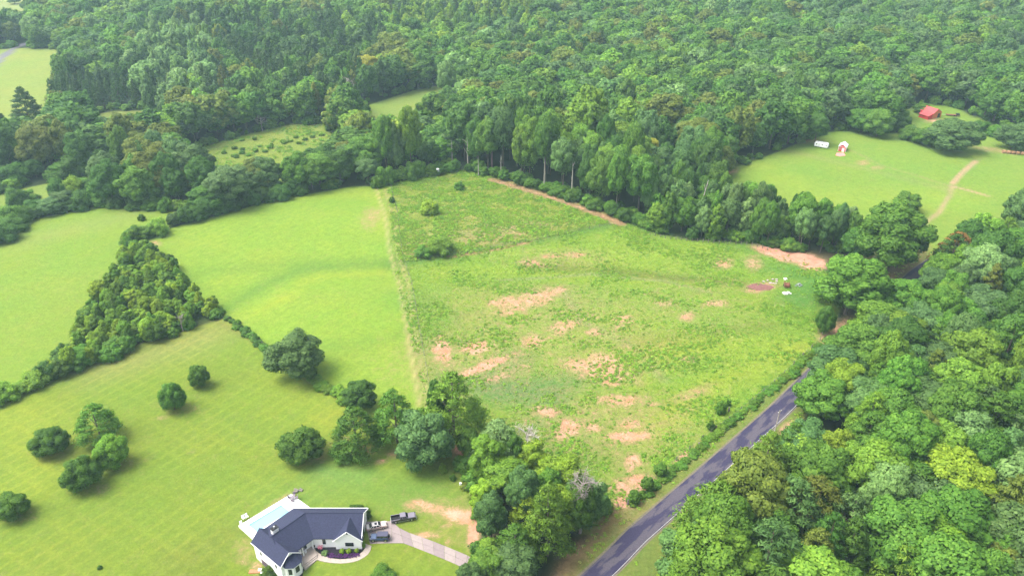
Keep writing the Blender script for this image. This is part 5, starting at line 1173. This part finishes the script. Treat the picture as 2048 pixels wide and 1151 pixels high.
for i, (dx, dy) in enumerate(((-.9, .1), (.9, .2), (.1, -.9), (0, 1.0))): chair_(c_ + A2([dx, dy]), math.atan2(-dy, -dx), gm_, 'grey patio chair at the %s side of the round table on the pool terrace' % ('left', 'right', 'near', 'far')[i], 'patio_chair')
root = empty('patio_table', (c_[0], c_[1], DZ), 0, 'small round grey table at the far corner of the pool terrace', 'table'); b = MB(); b.tube([(0, 0, .68), (0, 0, .74)], .55, 16); b.build('tabletop', gm_, root); b = MB(); b.tube([(0, 0, 0), (0, 0, .68)], .07, 8); b.build('leg', gm_, root)
for i, (a_, c_) in enumerate(((175, 425), (215, 405), (150, 500))): chair_(z5(a_, c_, DZ)[:2], R(-45), M['white_trim'], 'white chair at the near end of the pool terrace, %s from the left' % ordinal((1, 2, 0)[i]), 'white_chair')
p = z5(870, 70, None); o_ = heap(597, 981, 1.0, .3, M['wood'], 'garden_rocks', 'few pale rocks on the lawn behind the pool terrace', 'rocks', 8)

# driveway, walk, beds
drive = empty('driveway', (0, 0, 0)); tag(drive, kind='structure')
def z6(a, b): return inv(700 + a / 7.19, 970 + b / 7.19)[:2]
U = [z6(*q_) for q_ in ((600, 512), (690, 600), (780, 655), (900, 700), (1100, 765), (1300, 845), (1500, 925), (1700, 1010), (1850, 1110), (2050, 1230), (2300, 1400))]
Lw = [z6(*q_) for q_ in ((600, 830), (690, 828), (780, 832), (880, 872), (1080, 950), (1280, 1030), (1480, 1115), (1640, 1190), (1800, 1290), (2000, 1400), (2200, 1560))]
def resample(P_, n_):
    P_ = np.array(P_); d = np.r_[0, np.cumsum(np.hypot(*np.diff(P_, axis=0).T))]; t = np.linspace(0, d[-1], n_); return np.stack([np.interp(t, d, P_[:, 0]), np.interp(t, d, P_[:, 1])], 1)
def pave(U_, L_, across, name, m, z=.07, gap=.035, parent=None):
    for i in range(len(U_) - 1):
        for k in range(across):
            q_ = [U_[i] + (L_[i] - U_[i]) * k / across, U_[i + 1] + (L_[i + 1] - U_[i + 1]) * k / across, U_[i + 1] + (L_[i + 1] - U_[i + 1]) * (k + 1) / across, U_[i] + (L_[i] - U_[i]) * (k + 1) / across]
            c_ = sum(q_) / 4; q_ = [c_ + (j - c_) * (1 - gap / max(.5, np.hypot(*(j - c_)))) for j in q_]; zz = float(np.max(height([j[0] for j in q_], [j[1] for j in q_]))) + z
            b = MB(); b.prism([tuple(j) for j in q_], zz - .45, zz + rng.uniform(-.006, .006)); b.build(name, m, parent)
CM = [mat('concrete_%s' % n_, c_, .85, noise=(1.3, .12)) for n_, c_ in (('a', (.25, .205, .20)), ('b', (.215, .175, .175)), ('c', (.275, .23, .215)))]
for i, (a_, c_) in enumerate(zip(resample(U, 12)[:-1], resample(Lw, 12)[:-1])):
    a2, c2 = resample(U, 12)[i + 1], resample(Lw, 12)[i + 1]; pave([a_, a2], [c_, c2], 2, 'concrete_slab', CM[i % 3], parent=drive)
TL, TR, BR, BL = z6(225, 520), z6(600, 512), z6(600, 830), z6(285, 840)
for i in range(3):
    pave([TL + (TR - TL) * i / 3, TL + (TR - TL) * (i + 1) / 3], [BL + (BR - BL) * i / 3, BL + (BR - BL) * (i + 1) / 3], 3, 'concrete_slab', CM[(i + 1) % 3], parent=drive)
walk = empty('walkway', (0, 0, 0)); tag(walk, kind='structure')
def g5(a, b): return inv(460 + a / 6.36, 970 + b / 6.36)[:2]
Wi = resample([g5(*q_) for q_ in ((1060, 800), (1130, 862), (1200, 900), (1300, 930), (1420, 942), (1520, 930), (1620, 892), (1690, 842), (1722, 795), (1722, 740))], 15)
Wo = resample([g5(*q_) for q_ in ((985, 890), (1070, 935), (1160, 967), (1290, 988), (1420, 993), (1540, 982), (1650, 950), (1740, 895), (1785, 845), (1800, 770))], 15)
pave(list(Wi), list(Wo), 1, 'concrete_slab', M['pale_concrete'], z=.08, gap=.02, parent=walk)
def bed(pts, name='flower_bed'):
    b = MB(); q_ = [g5(*k) for k in pts]; b.v = []
    ring_ = resample(q_ + [q_[0]], 40)[:-1]; c_ = ring_.mean(0); n_ = len(ring_); b.v = [(c_[0], c_[1], float(height(*c_)) + .14)] + [(k[0], k[1], float(height(*k)) + .05) for k in ring_]
    b.f = [(0, 1 + i, 1 + (i + 1) % n_) for i in range(n_)]; o = b.build(name, M['mulch']); return tag(o, kind='structure')
bed([(1062, 797), (1130, 857), (1200, 897), (1300, 927), (1420, 939), (1520, 927), (1620, 889), (1688, 839), (1720, 790), (1690, 770), (1355, 775), (1090, 775)])
bed([(850, 945), (980, 885), (1075, 932), (1000, 985), (945, 1060), (920, 1151), (935, 1300), (820, 1300), (840, 1100)])
def plant5(a, b, w, h, kind, key, label, group=None):
    p = g5(a, b); return plant(kind, p[0], p[1], h, w, key, label, group)
for i, (a, b_) in enumerate(((1428, 855), (1512, 852), (1614, 846))):
    r_ = plant5(a, b_, (1.15, 1.2, 1.0)[i], 1.15, 'dome', 'lime', 'clipped light green ball shrub in the flower bed, %s of three' % ('leftmost', 'middle', 'rightmost')[i], 'clipped ball shrubs under the front gable')
plant5(1208, 870, 1.4, .8, 'bush', 'silver', 'pale spiky plant at the left end of the flower bed')
plant5(865, 1110, 1.4, 1.7, 'dome', 'lime', 'light green round shrub at the foot of the bay'); plant5(883, 1030, 1.3, 2.6, 'cedar', 'cedar', 'dark upright shrub between the bay and the dark bed')
plant5(800, 1160, 1.2, 1.2, 'dome', 'fresh', 'green shrub in front of the bay windows'); plant5(500, 1150, 3.4, 2.4, 'bush', 'cedar', 'dark green shrub below the left wall of the house')
plant5(1752, 410, 1.5, 2.2, 'bush', 'cedar', 'dark shrub at the back right corner of the house'); plant5(1738, 330, 1.2, 1.8, 'bush', 'fresh', 'light shrub behind the back right corner of the house'); plant5(1692, 775, 1.2, 1.5, 'bush', 'fresh', 'shrub between the front gable and the driveway')
for i in range(5): plant5(1545 + i * 32, 282, 1.0, .9, 'bush', 'cedar', 'low foundation shrub along the back wall, %s from the left' % ordinal(i), 'foundation shrubs behind the house')
FP = [(x_, y_) for x_, y_ in zip(rng.uniform(1250, 1650, 70), rng.uniform(868, 925, 70))]; b = MB()
for a, c_ in FP:
    p = g5(a, c_); z_ = float(height(*p)) + .15
    for _ in range(5): d = rng.uniform(-.22, .22, 2); b.box((p[0] + d[0], p[1] + d[1], z_ + rng.uniform(0, .2)), (.16, .13, .1), rng.uniform(0, 3))
tag(b.build('purple_flowers', M['flower']), kind='stuff')
p = g5(1150, 812); root = empty('pink_flower_bush', (p[0], p[1], .05), 0, 'small pink flowering plant at the walk end of the flower bed', 'flower'); b = MB()
for _ in range(40): d = rng.uniform(-.55, .55, 2); b.box((d[0], d[1], rng.uniform(.2, .7)), (.16, .16, .08), rng.uniform(0, 3))
b.build('blossoms', M['pink'], root); b = MB(); [b.tube([(0, 0, 0), (math.cos(t) * .3, math.sin(t) * .3, .5)], .03, 4) for t in np.linspace(0, 6, 7)]; b.build('stems', M['bark'], root)
for i, (a, c_, lab) in enumerate(((1073, 790, 'dark flower pot at the porch corner nearest the flower bed'), (968, 880, 'white urn beside the porch steps'), (1728, 440, 'dark planter pot against the right wall of the house'))):
    p = g5(a, c_); z_ = .1 if i < 2 else float(height(*p)); b = MB(); b.tube([(0, 0, 0), (0, 0, .3), (0, 0, .6)], [.2, .3, .34], 12); o = b.build('flower_pot', M['white_trim'] if i == 1 else M['black']); o.location = (p[0], p[1], z_ if i == 2 else .0); tag(o, lab, 'flower pot')
p = z5(345, 1060, -2.5); b = MB(); b.prism([(-1.6, -1.3), (1.7, -1.1), (1.5, 1.6), (-1.5, 1.2)], -.8, .12); o = b.build('brick_pad', mat('brick_pad', (.45, .17, .09), .9, noise=(4, .3))); o.location = tuple(p); tag(o, kind='structure')
root = empty('white_crates', tuple(z5(400, 1105, -2.4)), 0); 
for i in range(3):
    b = MB(); b.box((0, 0, .3), (.8, .6, .6)); o = b.build('storage_crate', M['white_trim'], bevel=.03); q_ = z5(385 + i * 30, 1085 + (i % 2) * 40, -2.6); o.location = tuple(q_); o.rotation_euler = (0, 0, .4 * i); tag(o, 'white crate outside the basement door, %s from the wall' % ordinal(2 - i), 'crate', 'white crates below the house')
bpy.data.objects.remove(root)

# ------------------------------------------------------------------ vehicles
def loft_body(prof, W_, inset=.12, low=.9):
    """side outline [(x, z)] lofted across the width with rounded flanks"""
    b = MB(); n_ = len(prof); zc = .55; rows = [(-W_ / 2, .93), (-W_ / 2 + inset, 1), (W_ / 2 - inset, 1), (W_ / 2, .93)]
    for y_, s_ in rows: b.v += [(x_ * (1 if s_ == 1 else .985), y_, zc + (z_ - zc) * s_) for x_, z_ in prof]
    for r_ in range(3):
        for i in range(n_): j = (i + 1) % n_; b.f.append((r_ * n_ + i, r_ * n_ + j, (r_ + 1) * n_ + j, (r_ + 1) * n_ + i))
    b.f.append(tuple(range(n_ - 1, -1, -1))); b.f.append(tuple(3 * n_ + i for i in range(n_))); return b
def cabin(root, xb, xt, zb, zt, wb, wt, col_m, pillars=(0, .38, .72, 1)):
    """glasshouse: xb/xt = rear and front x at the belt and at the roof"""
    (x0, x1), (x2, x3) = xb, xt
    b = MB(); b.add([(x0, -wb / 2, zb), (x1, -wb / 2, zb), (x1, wb / 2, zb), (x0, wb / 2, zb), (x2, -wt / 2, zt), (x3, -wt / 2, zt), (x3, wt / 2, zt), (x2, wt / 2, zt)], [(3, 2, 1, 0), (4, 5, 6, 7), (0, 1, 5, 4), (1, 2, 6, 5), (2, 3, 7, 6), (3, 0, 4, 7)])
    b.build('cab_frame', col_m, root, bevel=.05)
    def panel(q_, name, out=.015):
        q_ = [Vector(k) for k in q_]; nrm = (q_[1] - q_[0]).cross(q_[3] - q_[0]).normalized(); c = sum(q_, Vector()) / 4
        m_ = MB(); f0 = [c + (k - c) * 1 + nrm * out for k in q_]; f1 = [k - nrm * .04 for k in f0]; m_.add([tuple(k) for k in f0 + f1], [(0, 1, 2, 3), (7, 6, 5, 4), (0, 4, 5, 1), (1, 5, 6, 2), (2, 6, 7, 3), (3, 7, 4, 0)]); m_.build(name, M['glass'], root)
    L4 = lambda a, c, t: tuple(a[i] + (c[i] - a[i]) * t for i in range(3))
    for sg in (-1, 1):
        for i in range(len(pillars) - 1):
            t0, t1 = pillars[i] + .025, pillars[i + 1] - .025; bl, br_ = (x0, sg * wb / 2, zb), (x1, sg * wb / 2, zb); tl, tr_ = (x2, sg * wt / 2, zt), (x3, sg * wt / 2, zt)
            lo0, lo1, hi0, hi1 = L4(bl, br_, t0), L4(bl, br_, t1), L4(tl, tr_, t0), L4(tl, tr_, t1); q_ = [L4(lo0, hi0, .08), L4(lo1, hi1, .08), L4(lo1, hi1, .86), L4(lo0, hi0, .86)]
            panel(q_ if sg < 0 else q_[::-1], 'side_window')
    for (xa, xc, nm) in ((x1, x3, 'windshield'), (x0, x2, 'rear_window')):
        bl, br_, tl, tr_ = (xa, -wb / 2 + .08, zb), (xa, wb / 2 - .08, zb), (xc, -wt / 2 + .06, zt), (xc, wt / 2 - .06, zt); q_ = [L4(bl, tl, .08), L4(br_, tr_, .08), L4(br_, tr_, .9), L4(bl, tl, .9)]
        panel(q_ if nm == 'windshield' else q_[::-1], nm)
def wheel(root, x_, y_, r_, sg):
    b = MB(); b.tube([(x_, y_ - .11, r_), (x_, y_ + .11, r_)], r_, 20); w_ = b.build('wheel', M['rubber'], root); b = MB(); b.tube([(x_, y_ + sg * .09, r_), (x_, y_ + sg * .125, r_)], r_ * .62, 14); b.build('rim', M['metal'], w_)
def lamps(root, xf, xr, W_, zf, zr):
    for sg in (-1, 1):
        b = MB(); b.box((xf, sg * (W_ / 2 - .28), zf), (.08, .38, .16)); b.build('headlight', M['lamp_white'], root); b = MB(); b.box((xr, sg * (W_ / 2 - .18), zr), (.08, .22, .2)); b.build('tail_light', M['lamp_red'], root)
        b = MB(); b.box((xf * .32, sg * (W_ / 2 + .1), 1.02), (.14, .2, .14)); b.build('mirror', M['black'], root)
def ground_car(x_, y_): return (x_, y_, float(height(x_, y_)) + .08)
# sedan
sp = paint('champagne_paint', (.36, .27, .25), .1); sr = paint('lit_champagne_paint', (.62, .58, .56), .0)  # whiter second colour paints the highlight on hood, trunk lid and cabin
root = empty('sedan', ground_car(-32.5, 132.5), R(17), 'champagne beige sedan with a sunroof parked beside the house', 'car')
loft_body([(-2.42, .3), (-2.5, .62), (-2.42, .95), (-1.6, 1.02), (.9, .98), (2.1, .84), (2.48, .62), (2.45, .3)], 1.84).build('body', sp, root, bevel=.06)
b = MB(); b.box((1.55, 0, .925), (1.25, 1.45, .03)); b.build('hood', sr, root, bevel=.01); b = MB(); b.box((-2.0, 0, 1.0), (.7, 1.5, .05)); b.build('trunk_lid', sr, root, bevel=.02)
cabin(root, (-1.75, 1.05), (-1.0, .35), .98, 1.44, 1.66, 1.28, sr, (0.02, .3, .62, .98)); b = MB(); b.box((-.12, 0, 1.46), (.62, .8, .02)); b.build('sunroof', M['glass'], root)
for x_ in (-1.45, 1.5):
    for sg in (-1, 1): wheel(root, x_, sg * .82, .33, sg)
lamps(root, 2.42, -2.46, 1.84, .68, .8); b = MB(); b.box((2.47, 0, .48), (.06, .9, .18)); b.build('grille', M['black'], root)
# blue off-roader
jp = paint('blue_paint', (.02, .05, .15), .1); jt = paint('slate_top', (.035, .035, .075), 0, .6); jh = paint('sky_reflection_hood', (.07, .11, .20), .1)  # lighter hood colour paints a sky reflection onto the blue body
root = empty('suv', ground_car(-31.2, 128.95), R(181), 'boxy blue four door off roader with spare wheel beside the driveway edge', 'suv')
loft_body([(-2.1, .45), (-2.12, 1.05), (-1.95, 1.12), (.85, 1.12), (2.05, 1.05), (2.15, .9), (2.15, .5)], 1.70, .06).build('body', jp, root, bevel=.04)
b = MB(); b.box((1.42, 0, 1.13), (1.1, 1.3, .05)); b.build('hood', jh, root, bevel=.02)
cabin(root, (-2.05, .75), (-1.98, .5), 1.1, 1.80, 1.6, 1.44, jt, (0, .34, .68, 1)); b = MB(); b.box((-.75, 0, 1.83), (2.55, 1.5, .06)); b.build('hard_top', jt, root, bevel=.03)
for x_ in (-1.45, 1.5):
    for sg in (-1, 1):
        wheel(root, x_, sg * .82, .41, sg); b = MB(); b.box((x_, sg * .86, .92), (1.05, .3, .08)); b.build('fender', M['black'], root, bevel=.03)
b = MB(); b.tube([(-2.14, 0, 1.1), (-2.38, 0, 1.1)], .40, 18); b.build('spare_wheel', M['rubber'], root); lamps(root, 2.16, -2.12, 1.6, .85, .9); b = MB(); b.box((2.3, 0, .6), (.16, 1.65, .2)); b.build('bumper', M['black'], root)
# pickup
pp = paint('charcoal_paint', (.016, .014, .022), .1); ph_ = paint('lit_charcoal_paint', (.17, .15, .19), .1)  # paler second colour paints light on the hood, cab and bed rails
root = empty('pickup_truck', ground_car(-26.3, 135.1), R(13), 'dark extended cab pickup with a bright skylit hood at the top of the driveway', 'pickup truck')
b = MB(); b.box((1.75, 0, .78), (2.3, 1.9, .62)); b.build('front_body', pp, root, bevel=.1); b = MB(); b.box((-.1, 0, .75), (1.75, 1.9, .66)); b.build('cab_body', pp, root, bevel=.05)
b = MB(); b.box((1.85, 0, 1.11), (1.75, 1.62, .1)); b.build('hood', ph_, root, bevel=.04); cabin(root, (-1.0, 1.15), (-.85, .45), 1.06, 1.74, 1.76, 1.42, ph_, (0, .36, 1))
b = MB(); b.box((-2.0, 0, .62), (2.1, 1.6, .08)); b.build('bed_floor', M['black'], root)
for q_, nm in ((((-2.0, .9, .85), (2.1, .12, .56)), 'bed_side'), (((-2.0, -.9, .85), (2.1, .12, .56)), 'bed_side'), (((-3.02, 0, .85), (.1, 1.9, .56)), 'tailgate')):
    b = MB(); b.box(*q_); b.build(nm, pp, root, bevel=.02)
for sg in (-1, 1): b = MB(); b.box((-2.0, sg * .9, 1.15), (2.1, .14, .04)); b.build('bed_rail', ph_, root); b = MB(); b.box((-.1, sg * .95, .42), (3.0, .05, .1)); b.build('running_board', M['metal'], root)
for x_ in (-1.95, 1.85):
    for sg in (-1, 1): wheel(root, x_, sg * .86, .38, sg)
lamps(root, 2.9, -3.06, 1.9, .8, .9); b = MB(); b.box((2.93, 0, .5), (.14, 1.8, .2)); b.build('bumper', M['metal'], root); b = MB(); b.box((-3.12, 0, .5), (.12, 1.7, .16)); b.build('bumper', M['metal'], root)

# ------------------------------------------------------------------ summer haze
hz = MB(); hz.box((0, 600, 80), (3000, 1500, 170)); hm = bpy.data.materials.new('haze'); hm.use_nodes = True
hn = hm.node_tree.nodes; hn.remove(hn['Principled BSDF']); pv = hn.new('ShaderNodeVolumePrincipled'); pv.inputs['Color'].default_value = (.60, .87, 1, 1)
pv.inputs['Density'].default_value = .00018; pv.inputs['Anisotropy'].default_value = .2; hm.node_tree.links.new(pv.outputs[0], hn['Material Output'].inputs['Volume'])
tag(hz.build('haze', hm), kind='stuff')
